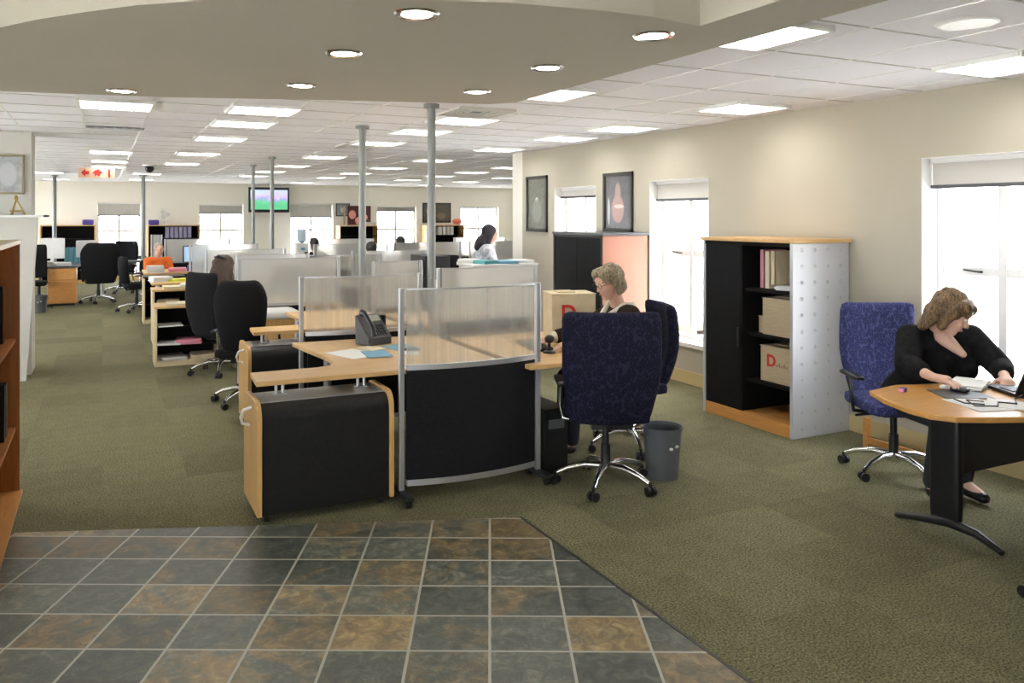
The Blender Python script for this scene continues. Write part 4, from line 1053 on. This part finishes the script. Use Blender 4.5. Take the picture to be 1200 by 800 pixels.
# television on the far wall
t = thing('television', 'wall television showing a green sports field behind the silver poles', 'television', (4.22, 22.70, 2.15))
MB().bx(-.56, .56, -.05, .05, -.35, .35).build('housing', 'plastic', t, bevel=.01)
def tv():
    m = mat('tv_picture', (.1, .3, .2), .3); n = NT(m); x, y, z = n.xyz(); f = n.noise(6, 4, .7)
    zz = n.math('ADD', z, n.math('MULTIPLY', n.math('SUBTRACT', f, .5), .5))
    c = n.ramp(n.math('ADD', n.math('MULTIPLY', zz, 1.5), .5), [(.25, (.10, .45, .22)), (.42, (.12, .50, .28)), (.50, (.30, .34, .55)), (.65, (.55, .45, .75)), (.85, (.5, .6, .8))])
    n.color(c); n.link(c, n.b.inputs['Emission Color']); n.b.inputs['Emission Strength'].default_value = .8; return m
MB().bx(-.51, .51, -.054, -.05, -.27, .28).build('display', tv(), t)
MB().bx(-.1, .1, .05, .25, -.1, .1).build('wall_bracket', 'plastic', t)

# cupboards and displays along the far wall
def far_cupboard(label, x0, x1, h, items=()):
    t = open_shelf('wall_cupboard', label, x0, x1, 22.5, 22.95, h, (.75, 1.12) if h > 1.2 else (.5,), 'beech_v', top='beech', cat='cupboard'); return t
far_cupboard('dark open cupboard on the far wall at the left, behind the binders', -1.4, -.16, 1.47)
far_cupboard('dark open cupboard with lilac folders left of the second far window', 1.07, 2.36, 1.46)
far_cupboard('dark cupboard with pictures between the third and fourth far windows', 6.2, 7.35, 1.42)
far_cupboard('dark cupboard below the framed picture on the far wall', 8.9, 10.15, 1.42)
for i in range(6): binder('lilac folder in the far cupboard left of the second window', 1.55 + i * .11, 22.62, 1.12, mat('lilac_%d' % i, (.30, .28, .42), .7) if i == 0 else bpy.data.materials['lilac_0'], .09, .29, .22, group='lilac folders in the far cupboard')
for i in range(4): binder('pale folder in the far cupboard under the framed picture', 9.35 + i * .13, 22.62, 1.12, 'offwhite', .10, .25, .22, group='pale folders under the far framed picture')
t = thing('desk_fan', 'white round desk fan on the cupboard left of the second far window', 'fan', (1.50, 22.72, 1.46))
MB().lathe([(.10, 0), (.09, .02), (.02, .03), (.02, .12)]).build('stand', 'white', t, smooth=40)
mb = MB(); mb.tube([(.17 * math.cos(a), -.02, .28 + .17 * math.sin(a)) for a in (2 * math.pi * k / 28 for k in range(28))], .008, 8, closed=True)
for k in range(12):
    a = 2 * math.pi * k / 12; mb.tube([(0, -.05, .28), (.17 * math.cos(a), -.02, .28 + .17 * math.sin(a))], .003, 6)
mb.build('cage', 'white', t)
mb = MB()
for k in range(3):
    a = 2 * math.pi * k / 3; mb.ell((.07 * math.cos(a), 0, .28 + .07 * math.sin(a)), (.06, .006, .06), seg=12)
mb.build('blades', 'offwhite', t, smooth=0)
def far_box(label, x, y, z, m, w=.26, h=.14): t = tag(MB().rbox((0, 0, h / 2), (w, .2, h), .03, 4).build('storage_tub', m, None, smooth=0, loc=(x, y, z)), label, 'tub')
far_box('purple tub on the cupboard left of the first far window', -.33, 22.7, 1.47, 'purple')
far_box('purple tub beside the desk fan on the far cupboard', 1.22, 22.7, 1.46, 'purple')
framed('framed landscape picture above the far cupboard behind the tallest pole', (9.42, 22.98, 1.80), .95, .62, 'y-', art('far_print', (.16, .15, .12), [(-.2, .05, .2, .15, (.28, .28, .25)), (.15, -.1, .2, .12, (.25, .20, .14))]))
framed('small black framed picture right of the third far window', (6.42, 22.98, 1.88), .42, .38, 'y-', art('far_print_b', (.4, .4, .4), [(0, 0, .1, .1, (.7, .7, .7))]))
t = thing('display_board', 'red and pink display with pale circles between far windows', 'display board', (6.9, 22.9, 1.72))
MB().bx(-.35, .35, -.02, .02, -.28, .28).build('board', mat('dark_red', (.10, .025, .02), .6), t)
mb = MB()
for a, b, r in ((-.22, .02, .11), (.08, .08, .07), (.18, -.06, .07), (-.05, -.16, .09)): mb.ell((a, -.03, b), (r, .015, r * 1.2), seg=14)
mb.build('rosettes', mat('rosette', (.75, .32, .26), .6), t, smooth=0)
MB().tube([(-.45, .0, -.28), (-.45, .0, .28)], .03, 8).build('post', 'card', t)
t = thing('wreath', 'small orange decoration on the cupboard beneath the far framed picture', 'decoration', (9.95, 22.6, 1.44))
MB().ell((0, 0, .09), (.16, .1, .09)).build('flowers', mat('orange_flower', (.8, .22, .12), .7), t, smooth=0)
far_box('pale storage tub on the far cupboard between windows', 7.1, 22.7, 1.42, 'offwhite', .5, .10)
t = thing('water_cooler', 'white water cooler with clear bottle under the television', 'water cooler', (5.05, 22.3, 0))
MB().bx(-.16, .16, -.16, .16, 0, .95).build('cabinet', 'white', t, bevel=.01); MB().lathe([(.05, .95), (.13, 1.0), (.13, 1.28), (.10, 1.32)]).build('bottle', mat('blue_bottle', (.45, .55, .65), .2), t, smooth=40)
MB().bx(-.05, .05, -.19, -.16, .75, .82).build('tap', 'blue_pap', t)

# ---------------------------------------------------------------- far left corner station
t = thing('low_partition', 'white partition with slanted end and ledge behind the left bookcase', 'partition', (-1.5, 9.45, 0))
MB().extr([(-1.0, 0), (PBX + 1.5, 0), (PTX + 1.5, 1.685), (-1.0, 1.685)], -.05, .05, 1).build('panel', 'white_wall', t); MB().bx(-1.0, PTX + 1.55, -.09, .09, 1.685, 1.71).build('ledge', 'white', t, bevel=.005); MB().ell((PTX + 1.57, -.05, 1.70), (.035, .03, .012)).build('ledge_end', 'grey_pl', t, smooth=0)
struct('wall_column', MB().bx(-1.6, -.685, 9.75, 10.25, 0, CZ), 'white_wall')
framed('khaki-framed pale picture on the white column at far left', (-.90, 9.74, 2.14), .30, .42, 'y-', art('grey_print', (.42, .44, .45), [(0, 0, .1, .16, (.50, .52, .54))]), 'khaki')
t = thing('gold_figurine', 'gold tripod figurine standing on the partition ledge below the framed picture', 'figurine', (-.80, 9.42, 1.71))
t.scale = (.62, .62, .62)
mb = MB()
for a in (0, 2.1, 4.2): mb.tube([(.13 * math.cos(a), .06 * math.sin(a), 0), (.05 * math.cos(a), .03 * math.sin(a), .16), (0, 0, .26)], [.018, .014, .012], 8)
mb.build('tripod', 'gold', t); MB().ell((0, 0, .28), (.03, .025, .045)).build('head', 'gold', t, smooth=0); MB().bx(-.09, .09, -.03, .03, .055, .08).build('crossbar', 'gold', t)
t = thing('pedestal_cabinet', 'honey-coloured wooden drawer pedestal at the far left desk', 'drawer unit', (-.69, 17.25, 0))
MB().bx(-.245, .245, -.25, .25, .04, .70).build('carcass', 'orange_wood', t, bevel=.01)
for z in (.07, .28, .49): MB().bx(-.235, .235, -.262, -.25, z, z + .19).build('drawer', 'orange_wood', t, bevel=.004)
MB().bx(-.22, .22, -.23, .23, 0, .04).build('plinth', 'plastic', t)
desk('far left desk holding binders and monitors', [(-.93, 17.0), (-.43, 17.0), (-.36, 17.6), (.2, 18.2), (.9, 18.3), (.9, 18.8), (-1.4, 18.8), (-1.4, 17.55), (-.93, 17.55)], z=.745, legs=[(-1.3, 18.6), (.8, 18.7), (.0, 18.6)], top='grey_pl')
monitor('white-backed computer monitor at the far left desk', -.88, 17.75, .745, 2.9, .44, .40, frame='white')
monitor('bright monitor beside the teal binders at the far left', -.28, 18.0, .745, .1, .40, .34, M['white'], frame='white')
for i, m_ in enumerate(('teal', 'blue_pap', 'teal', 'blue_pap')): binder('%s binder %s on the far left desk' % ({'teal': 'teal', 'blue_pap': 'blue'}[m_], ('at the left end', 'second in the row', 'third in the row', 'at the right end')[i]), -.66 + i * .085, 18.2, .745, m_, .07, .32)
paper_pile('white papers over the wooden pedestal at far left', -.7, 17.3, .745, .3, .3, .06)
paper_pile('grey papers behind the far left pile', -.95, 17.25, .745, .2, .3, .09, m='offwhite')
office_chair('office_chair', 'big rounded black executive chair at the far left desk', 'black_fab', loc=(-.07, 17.3, 0), rz=facing(-.2, .98), bw=.74, bz0=.38, bz1=1.18, shape='round', arms='closed')
office_chair('office_chair', 'black chair half hidden behind the big executive chair', 'black_fab', loc=(.35, 19.25, 0), rz=facing(-.6, -.8), bw=.55, bz0=.45, bz1=1.14, shape='square', arms='closed')
t = thing('side_table', 'black-legged dark table under the full-height far window', 'table', (.75, 19.9, 0))
MB().bx(-.38, .38, -.3, .3, .72, .745).build('table_top', 'black', t, bevel=.004)
for sx in (-1, 1):
    MB().bx(sx * .28 - .025, sx * .28 + .025, -.03, .03, .04, .72).build('leg', 'black', t); MB().tube([(sx * .28, -.26, .02), (sx * .28, 0, .05), (sx * .28, .26, .02)], .02, 8).build('foot', 'alu', t)
tag(MB().rbox((0, 0, .02), (.32, .2, .04), .015, 4).build('document_tray', 'grey_pl', None, smooth=0, loc=(.75, 19.85, .745)), 'dark document tray on the black-legged table', 'tray')
t = thing('speaker_tower', 'tall narrow black office chair seen edge-on beside the white partition', 'chair', (-1.05, 16.85, 0), math.pi)
MB().rbox((0, 0, .86), (.24, .10, .62), .045, 6).build('backrest', 'black_fab', t, smooth=0); MB().rbox((0, .2, .47), (.26, .45, .09), .04, 5).build('seat', 'black_fab', t, smooth=0)
MB().tube([(0, .2, .42), (0, .2, .06)], .03).build('gas_column', 'plastic', t); MB().tube([(0, 0, .40), (0, -.03, .6)], .02).build('bracket', 'plastic', t)
mb = MB(); [mb.tube([(0, .2, .09), (.24 * math.cos(a), .2 + .24 * math.sin(a), .025)], [.025, .018]) for a in (0.3, 1.55, 2.8, 4.1, 5.3)]; mb.build('star_base', 'plastic', t)
t.name = 'office_chair'
waste_bin('grey waste bin at the foot of the far left desk', -1.0, 16.0, .13, .30, 'grey_pl')
screen('pale narrow screen behind the person in orange', .95, 1.15, 18.4, 1.3, .8, .0, 'poly_white', True, foot=False)

# ================================================================ people
def V(*a): return Vector(a)
def hand(mb, wrist, d, n, curl=.35, s=1.0, right=True):
    """palm, five fingers; d points to the fingertips, n is the palm normal (down)"""
    d = Vector(d).normalized(); n = Vector(n); n = (n - d * n.dot(d)).normalized(); side = d.cross(n) * (1 if right else -1)   # towards the thumb
    w = Vector(wrist)
    mb.cap(w, .022 * s, w + d * .075 * s, .026 * s, side, 1.45)
    for k, (o, L) in enumerate(((.030, .92), (.010, 1.0), (-.010, .95), (-.029, .76))):
        p = w + d * (.085 - .004 * abs(k - 1.3)) * s + side * o * s; ang = .12
        r = .0098 * s
        for seg, sl in enumerate((.042, .027, .022)):
            ang += curl * (.7 if seg == 0 else 1)
            dd = d * math.cos(ang) + n * math.sin(ang) + side * (o * 2.2)
            q = p + dd.normalized() * sl * L * s; mb.cap(p, r, q, r * .9, n=10); p = q; r *= .9
    p = w + d * .025 * s + side * .026 * s
    for dd, L, r in ((d * .62 + side * .78 + n * .15, .040, .0125), (d * .88 + side * .35 + n * .25, .030, .0108), (d * .97 + side * .1 + n * .3, .022, .0095)):
        q = p + dd.normalized() * L * s; mb.cap(p, r * s, q, r * .92 * s, n=10); p = q

def make_person(name, label, root, J, top, skin='skin', trousers='jeans', voxel=.009, top_r=1.0, hands=True, collar=None, legs=True, shoes='plastic', sleeve=1.0, fem=True, detail=True):
    """J: joints in world space. top: material of the upper garment"""
    R = Vector(root); g = {k: (Vector(v) - R) for k, v in J.items() if k not in ('face', 'up', 'hdirL', 'hdirR', 'palmL', 'palmR', 'curl')}
    fwd = Vector(J['face']).normalized(); up = Vector(J['up']); up = (up - fwd * up.dot(fwd)).normalized(); left = up.cross(fwd)
    hips, chest, neck, head = g['hips'], g['chest'], g['neck'], g['head']
    sL, sR = g['shL'], g['shR']; across = (sL - sR).normalized()
    Mh = Matrix((left, -fwd, up)).transposed()          # local x left, -y forward, z up
    def H(x, y, z): return head + Mh @ Vector((x, -y, z))   # y forward
    rot = Mh
    # ---- body
    mb = MB()
    mb.cap(hips, .125, chest, .115, across, 1.28).cap(chest, .105, neck - (neck - chest) * .15, .06, across, 1.5)
    mb.cap(neck - (head - neck) * .25, .053, H(0, -.015, -.03), .052)
    for s_, sh in ((1, sL), (-1, sR)): mb.cap(neck - (neck - sh) * .25 - V(0, 0, .03), .05, sh, .052)
    for a in 'LR':
        mb.cap(g['sh' + a], .050, g['el' + a], .038).cap(g['el' + a], .038, g['wr' + a], .025)
        if hands: hand(mb, g['wr' + a], J['hdir' + a], J['palm' + a], J.get('curl', .3), .98, a == 'R')
    if legs:
        for a in 'LR': mb.cap(g['hp' + a], .085, g['kn' + a], .058).cap(g['kn' + a], .055, g['an' + a], .038).cap(g['an' + a], .036, g['to' + a], .030)
    # head: skull, jaw, chin, nose, ears
    mb.ell(H(0, -.012, .035), (.075, .093, .088), rot).ell(H(0, .030, -.02), (.058, .062, .078), rot).ell(H(0, .052, -.075), (.034, .032, .030), rot)
    mb.ell(H(0, .075, .045), (.050, .022, .035), rot).ell(H(.026, .068, -.018), (.026, .022, .024), rot).ell(H(-.026, .068, -.018), (.026, .022, .024), rot)
    mb.cap(H(0, .090, .028), .008, H(0, .107, -.012), .0125, n=10).ell(H(.010, .098, -.018), (.008, .010, .007), rot, 10).ell(H(-.010, .098, -.018), (.008, .010, .007), rot, 10)
    mb.ell(H(0, .083, -.047), (.022, .013, .012), rot, 12)
    for s_ in (-1, 1): mb.ell(H(s_ * .074, -.005, .0), (.010, .018, .030), rot, 12)
    body = mb.build(name, skin, None, smooth=0); remesh(body, voxel, 3); body.location = root
    tag(body, label, 'person')
    if detail:
        for s_ in (-1, 1):
            e = MB().ell(H(s_ * .030, .083, .022), (.0135, .010, .0085), rot, 14).build('eye', 'eye', body, smooth=0)
            MB().ell(H(s_ * .029, .0915, .020), (.0055, .003, .0055), rot, 10).build('iris', 'iris', e, smooth=0)
            MB().cap(H(s_ * .014, .094, .042), .0035, H(s_ * .046, .081, .044), .003, n=8).build('eyebrow', 'hair_auburn', body, smooth=0)
        MB().ell(H(0, .095, -.047), (.021, .006, .0065), rot, 12).build('lips', 'lips', body, smooth=0)
    # ---- clothes
    k = .018 * top_r
    mb = MB(); mb.cap(hips - (chest - hips) * .05, .130 + k, chest, .118 + k, across, 1.28).cap(chest, .108 + k, neck - (neck - chest) * .30, .062 + k, across, 1.5)
    if fem:
        f = Vector(J['front']) if 'front' in J else fwd
        f = (Vector(g.get('_f', (0, 0, 0))) or fwd)
        for s_ in (-1, 1): mb.ell(chest + across * s_ * .075 + fwd.cross(V(0, 0, 1)).cross(V(0, 0, -1)).normalized() * 0 + (across.cross(V(0, 0, 1)) * -1).normalized() * -.0, (.07, .07, .07))
        fr = V(0, 0, 1).cross(across).normalized() * -1
        if fr.dot(fwd) < 0: fr = -fr
        for s_ in (-1, 1): mb.ell(chest + across * s_ * .072 + fr * .085 - V(0, 0, .03), (.078, .075, .075))
    for sh in (sL, sR): mb.cap(neck - (neck - sh) * .35 - V(0, 0, .035), .052 + k, sh, .058 + k)
    for a in 'LR':
        e, w_ = g['el' + a], g['wr' + a]
        mb.cap(g['sh' + a], .058 + k, e, .046 + k)
        if sleeve > 0: mb.cap(e, .045 + k, e + (w_ - e) * (.86 * sleeve), .034 + k)
    c = mb.build('jacket' if top in ('cloth_black', 'cloth_brown') else 'shirt', top, body, smooth=0); remesh(c, voxel * 1.2, 4)
    if legs:
        mb = MB(); mb.cap(hips + across * .06, .12, hips - across * .06, .12)
        for a in 'LR': mb.cap(g['hp' + a], .100, g['kn' + a], .070).cap(g['kn' + a], .068, g['an' + a] + V(0, 0, .03), .056)
        c = mb.build('trousers', trousers, body, smooth=0); remesh(c, voxel * 1.5, 4)
        for a in 'LR': MB().cap(g['an' + a] - V(0, 0, .035), .036, g['to' + a], .032, across, 1.15).build('shoe', shoes, body, smooth=0)
    return body, H, rot, R

def hair_mesh(body, H, rot, m, pieces, voxel=.008, name='hair', smooth=3):
    mb = MB()
    for p in pieces:
        if p[0] == 'e': mb.ell(H(*p[1]), p[2], rot)
        else: mb.cap(H(*p[1]), p[2], H(*p[3]), p[4])
    o = mb.build(name, m, body, smooth=0); remesh(o, voxel, smooth)
    if name == 'hair':      # uneven locks
        from mathutils import noise as mn
        me = o.data; ns = [v.normal.copy() for v in me.vertices]
        for v, nn in zip(me.vertices, ns):
            q = v.co; k = mn.noise(V(q.x * 38, q.y * 38, q.z * 13)) * .8 + mn.noise(V(q.x * 90, q.y * 90, q.z * 25)) * .35
            v.co = q + nn * k * .010
    return o

def seated(hip, f, lean=.0, shw=.18, torso=.44, knee=None):
    """joint set for a seated figure facing unit vector f; returns joints that can be overridden"""
    f = Vector((f[0], f[1], 0)).normalized(); l = V(-f.y, f.x, 0); hip = Vector(hip); u = (V(0, 0, 1) + f * lean).normalized()
    J = dict(hips=hip + V(0, 0, .07), chest=hip + u * (torso * .68), neck=hip + u * (torso + .05))
    J['head'] = J['neck'] + u * .10 + f * .03 + V(0, 0, .045)
    J['shL'] = hip + u * (torso - .01) + l * shw; J['shR'] = hip + u * (torso - .01) - l * shw
    for a, s_ in (('L', 1), ('R', -1)):
        J['hp' + a] = hip + l * .09 * s_ + V(0, 0, .03); J['kn' + a] = hip + f * .42 + l * .11 * s_ + V(0, 0, .02)
        J['an' + a] = V(*(J['kn' + a] + f * .02)[:2], .09); J['to' + a] = V(*(J['kn' + a] + f * .15)[:2], .04)
        J['el' + a] = J['sh' + a] - V(0, 0, .26) + f * .10 + l * s_ * .04; J['wr' + a] = J['el' + a] + f * .24 + V(0, 0, .02) - l * s_ * .06
        J['hdir' + a] = f; J['palm' + a] = V(0, 0, -1)
    J['face'] = f; J['up'] = V(0, 0, 1); return J

# woman in glasses, seated at the near right-hand desk, looking down at her work
f = V(-.95, .31, 0)
J = seated((3.45, 4.77, .50), f, lean=.10, shw=.175, torso=.47)
J['neck'] = V(3.36, 4.75, 1.055); J['head'] = V(3.275, 4.735, 1.215); J['face'] = V(-.88, -.05, -.30); J['shL'] = V(3.36, 4.60, 1.0); J['shR'] = V(3.46, 4.93, 1.0); J['chest'] = V(3.41, 4.77, .86)
J['elL'] = V(3.16, 4.55, .84); J['wrL'] = V(2.93, 4.68, .815); J['elR'] = V(3.20, 4.98, .85); J['wrR'] = V(2.96, 4.98, .82)
J['hdirL'] = V(-.9, .35, -.15); J['hdirR'] = V(-.9, .1, -.25); J['palmL'] = J['palmR'] = V(0, 0, -1)
b, H, rot, R = make_person('person', 'woman with short grey-blonde hair and glasses seated behind the empty navy chair', (3.45, 4.77, 0), J, 'cloth_brown', voxel=.006, fem=True)
hair_mesh(b, H, rot, 'hair_blond', [('e', (0, -.030, .050), (.092, .098, .092)), ('e', (.045, .020, .085), (.052, .068, .046)), ('e', (-.045, .020, .085), (.052, .068, .046)), ('c', (.078, -.005, .05), .034, (.082, -.012, -.055), .024), ('c', (-.078, -.005, .05), .034, (-.082, -.012, -.055), .024),
    ('e', (0, -.065, -.03), (.088, .055, .070)), ('c', (.03, .070, .098), .022, (.066, .060, .045), .015), ('c', (-.02, .072, .100), .022, (-.064, .062, .045), .014)], .006)
def glasses(body, H):
    for s_ in (-1, 1):
        MB().tube([H(s_ * .032 + .023 * math.cos(a), .104, .020 + .017 * math.sin(a)) for a in (2 * math.pi * k / 20 for k in range(20))], .0018, 6, closed=True).tube([H(s_ * .055, .103, .026), H(s_ * .078, .06, .026), H(s_ * .082, -.01, .02)], .0018, 6).build('spectacle_frame', 'frame_dark', body)
    MB().tube([H(-.010, .105, .022), H(0, .108, .026), H(.010, .105, .022)], .0018, 6).build('spectacle_bridge', 'frame_dark', body)
glasses(b, H)
def wlocal(R, *pts): return [Vector(p) - R for p in pts]
# cream scarf edge round the collar, cream cuffs
mb = MB(); mb.tube(wlocal(R, (3.42, 4.64, 1.075), (3.34, 4.66, 1.06), (3.24, 4.72, .98), (3.21, 4.74, .88)), [.016, .020, .020, .016], 10).tube(wlocal(R, (3.43, 4.86, 1.08), (3.36, 4.86, 1.07), (3.25, 4.80, .98), (3.22, 4.77, .88)), [.016, .020, .020, .016], 10); mb.build('scarf', 'cloth_cream', b, smooth=0)
for e, w_ in (('elL', 'wrL'), ('elR', 'wrR')): MB().cap(J[e] * .85 + J[w_] * .15 - R, .062, J[e] * .08 + J[w_] * .92 - R, .046).build('cuff', 'cloth_cream', b, smooth=0)

# woman in black at the right edge, leaning over the desk with a hand on the mouse
J = seated((4.68, 3.39, .50), (-.30, -.95), lean=.5, shw=.18, torso=.46)
J.update(chest=V(4.60, 3.13, .82), neck=V(4.565, 3.15, 1.0), head=V(4.50, 3.03, 1.115), shR=V(4.42, 3.22, .965), shL=V(4.74, 3.06, .965),
         elR=V(4.20, 3.08, .84), wrR=V(4.085, 2.845, .822), elL=V(4.71, 2.86, .82), wrL=V(4.52, 2.72, .80), face=V(.40, -.66, -.42), up=V(.1, -.2, 1))
J['hdirR'] = V(.10, -.99, -.06); J['palmR'] = V(0, -.15, -1); J['hdirL'] = V(-.75, -.6, -.15); J['palmL'] = V(0, 0, -1); J['curl'] = .20
J['knL'] = V(4.70, 3.02, .50); J['knR'] = V(4.47, 3.05, .50)
for a in 'LR': J['an' + a] = V(J['kn' + a].x, J['kn' + a].y + .06, .09); J['to' + a] = V(J['kn' + a].x - .02, J['kn' + a].y - .08, .04)
b, H, rot, R = make_person('person', 'woman in black with highlighted brown hair bending over the desk, hand on mouse', (4.64, 3.50, 0), J, 'cloth_black', 'skin_b', voxel=.006, top_r=1.3, sleeve=.60)
hair_mesh(b, H, rot, 'hair_brown', [('e', (0, -.022, .055), (.096, .103, .095)), ('e', (.04, .035, .085), (.058, .065, .048)), ('e', (-.04, .035, .085), (.058, .065, .048)), ('c', (.080, .015, .055), .036, (.084, .012, -.040), .024), ('c', (-.080, .005, .05), .036, (-.086, -.005, -.065), .026),
    ('e', (0, -.070, -.02), (.088, .058, .085)), ('c', (.0, -.08, -.04), .05, (-.02, -.085, -.12), .03), ('c', (.05, -.07, -.04), .04, (.06, -.075, -.12), .022), ('c', (-.05, -.07, -.04), .04, (-.075, -.07, -.11), .02), ('c', (.0, .085, .095), .026, (.05, .085, .052), .018), ('c', (-.01, .085, .095), .026, (-.055, .080, .055), .018), ('e', (0, -.03, .115), (.07, .075, .045))], .006)
mb = MB(); mb.cap(J['neck'] - R + V(-.03, -.05, -.02), .050, J['chest'] - R + V(-.05, -.15, .07), .020, V(1, 0, 0), 1.1); mb.build('neckline', 'skin_b', b, smooth=0)

# standing woman in a dark headscarf
X0, Y0 = 4.47, 9.47
f = V(.80, -.25, 0).normalized(); l = V(-f.y, f.x, 0)
def standing(x, y, f, h=1.6, lean=.12):
    f = Vector(f).normalized(); l = V(-f.y, f.x, 0); o = V(x, y, 0)
    J = dict(hips=o + V(0, 0, h * .53), chest=o + f * lean * .7 + V(0, 0, h * .715), neck=o + f * lean + V(0, 0, h * .835), head=o + f * (lean + .05) + V(0, 0, h * .925))
    for a, s_ in (('L', 1), ('R', -1)):
        J['sh' + a] = o + f * lean + l * s_ * .175 + V(0, 0, h * .80); J['el' + a] = J['sh' + a] + f * .10 + l * s_ * .03 - V(0, 0, .25); J['wr' + a] = J['el' + a] + f * .22 + V(0, 0, .03)
        J['hdir' + a] = f; J['palm' + a] = V(0, 0, -1); J['hp' + a] = o + l * s_ * .09 + V(0, 0, h * .50); J['kn' + a] = o + l * s_ * .09 + f * .02 + V(0, 0, h * .27); J['an' + a] = o + l * s_ * .09 + V(0, 0, .09); J['to' + a] = o + l * s_ * .10 + f * .13 + V(0, 0, .035)
    J['face'] = f + V(0, 0, -.4); J['up'] = V(0, 0, 1); return J
J = standing(X0, Y0, f, 1.56, .10)
b, H, rot, R = make_person('person', 'standing woman in dark headscarf and patterned grey top looking down', (X0, Y0, 0), J, 'cloth_grey', 'skin', voxel=.010, top_r=1.8)
hair_mesh(b, H, rot, 'scarf', [('e', (0, -.028, .048), (.094, .100, .098)), ('c', (.062, .01, .02), .038, (.05, .02, -.11), .03), ('c', (-.062, .01, .02), .038, (-.05, .02, -.11), .03), ('c', (0, -.04, -.04), .075, (0, -.06, -.15), .085), ('c', (0, -.06, -.14), .09, (0, -.08, -.19), .06)], .010, 'headscarf')

# person in an orange shirt far down the left aisle
J = seated((.92, 15.95, .46), (.2, -.95), lean=.12, torso=.42)
J['face'] = V(.5, -.8, -.3)
b, H, rot, R = make_person('person', 'seated person in a bright orange shirt at the end of the left aisle', (.92, 15.95, 0), J, 'cloth_orange', 'skin', voxel=.012, sleeve=0, fem=False)
hair_mesh(b, H, rot, 'hair_grey', [('e', (0, -.025, .048), (.080, .090, .084)), ('e', (0, -.05, -.0), (.076, .055, .05))], .011)
office_chair('office_chair', 'dark chair under the person in orange', 'black_fab', loc=(.90, 16.0, 0), rz=facing(.2, -.95), bw=.46, bz0=.5, bz1=.86)

# woman with long brown hair, back to the camera
J = seated((1.18, 9.20, .47), (.75, .66), lean=.10, torso=.46)
J['hips'].z -= 0
b, H, rot, R = make_person('person', 'woman with long brown hair seen from behind beside the side-on black chair', (1.18, 9.20, 0), J, 'cloth_black', 'skin', voxel=.012)
hair_mesh(b, H, rot, 'hair_auburn', [('e', (0, -.025, .05), (.10, .108, .10)), ('c', (0, -.06, 0), .115, (0, -.10, -.15), .135), ('c', (0, -.10, -.15), .13, (0, -.12, -.25), .09), ('c', (.05, -.05, .12), .03, (.08, -.09, .06), .03), ('c', (-.09, -.05, -.02), .04, (-.13, -.06, -.16), .03), ('c', (.07, -.02, 0), .04, (.08, -.04, -.18), .04), ('c', (-.07, -.02, 0), .04, (-.08, -.04, -.18), .04)], .011)
MB().tube([H(-.07, -.08, .10), H(-.02, -.13, .13), H(.05, -.12, .12)], [.012, .02, .012], 10).build('hair_clip', 'plastic', b, smooth=0)
# distant heads above the screens
J = seated((3.60, 14.75, .47), (-.3, .95), lean=.05, torso=.50)
b, H, rot, R = make_person('person', 'dark-haired person at the far middle desk beneath the television window', (3.60, 14.75, 0), J, 'cloth_black', 'skin_dark', voxel=.016, detail=False)
hair_mesh(b, H, rot, 'hair_dark', [('e', (0, -.02, .045), (.09, .10, .095)), ('c', (0, -.05, 0), .08, (0, -.07, -.12), .06)], .014)
J = seated((5.40, 15.0, .47), (-.3, .95), lean=.05, torso=.50)
b, H, rot, R = make_person('person', 'dark-haired person just showing above a screen before the fourth far window', (5.40, 15.0, 0), J, 'cloth_black', 'skin_dark', voxel=.016, detail=False)
hair_mesh(b, H, rot, 'hair_dark', [('e', (0, -.02, .045), (.09, .10, .095)), ('c', (0, -.05, 0), .08, (0, -.07, -.10), .06)], .014)
J = seated((3.82, 12.0, .47), (.2, .95), lean=.05, torso=.50)
b, H, rot, R = make_person('person', 'person in a pale lilac shirt behind the second silver pole', (3.82, 12.0, 0), J, mat('lilac_cloth', (.55, .52, .62), .85), 'skin_dark', voxel=.014, detail=False)
hair_mesh(b, H, rot, 'hair_dark', [('e', (0, -.02, .045), (.088, .10, .092))], .012)

for x, y, f_, lab in ((3.60, 14.75, (-.3, .95), 'chair of the dark-haired person beneath the television window'), (5.40, 15.0, (-.3, .95), 'chair of the person just showing before the fourth far window'), (3.82, 12.0, (.2, .95), 'chair of the person in the pale lilac shirt')):
    office_chair('office_chair', 'black ' + lab, 'black_fab', loc=(x, y, 0), rz=facing(*f_), bw=.46, bz0=.5, bz1=.92)
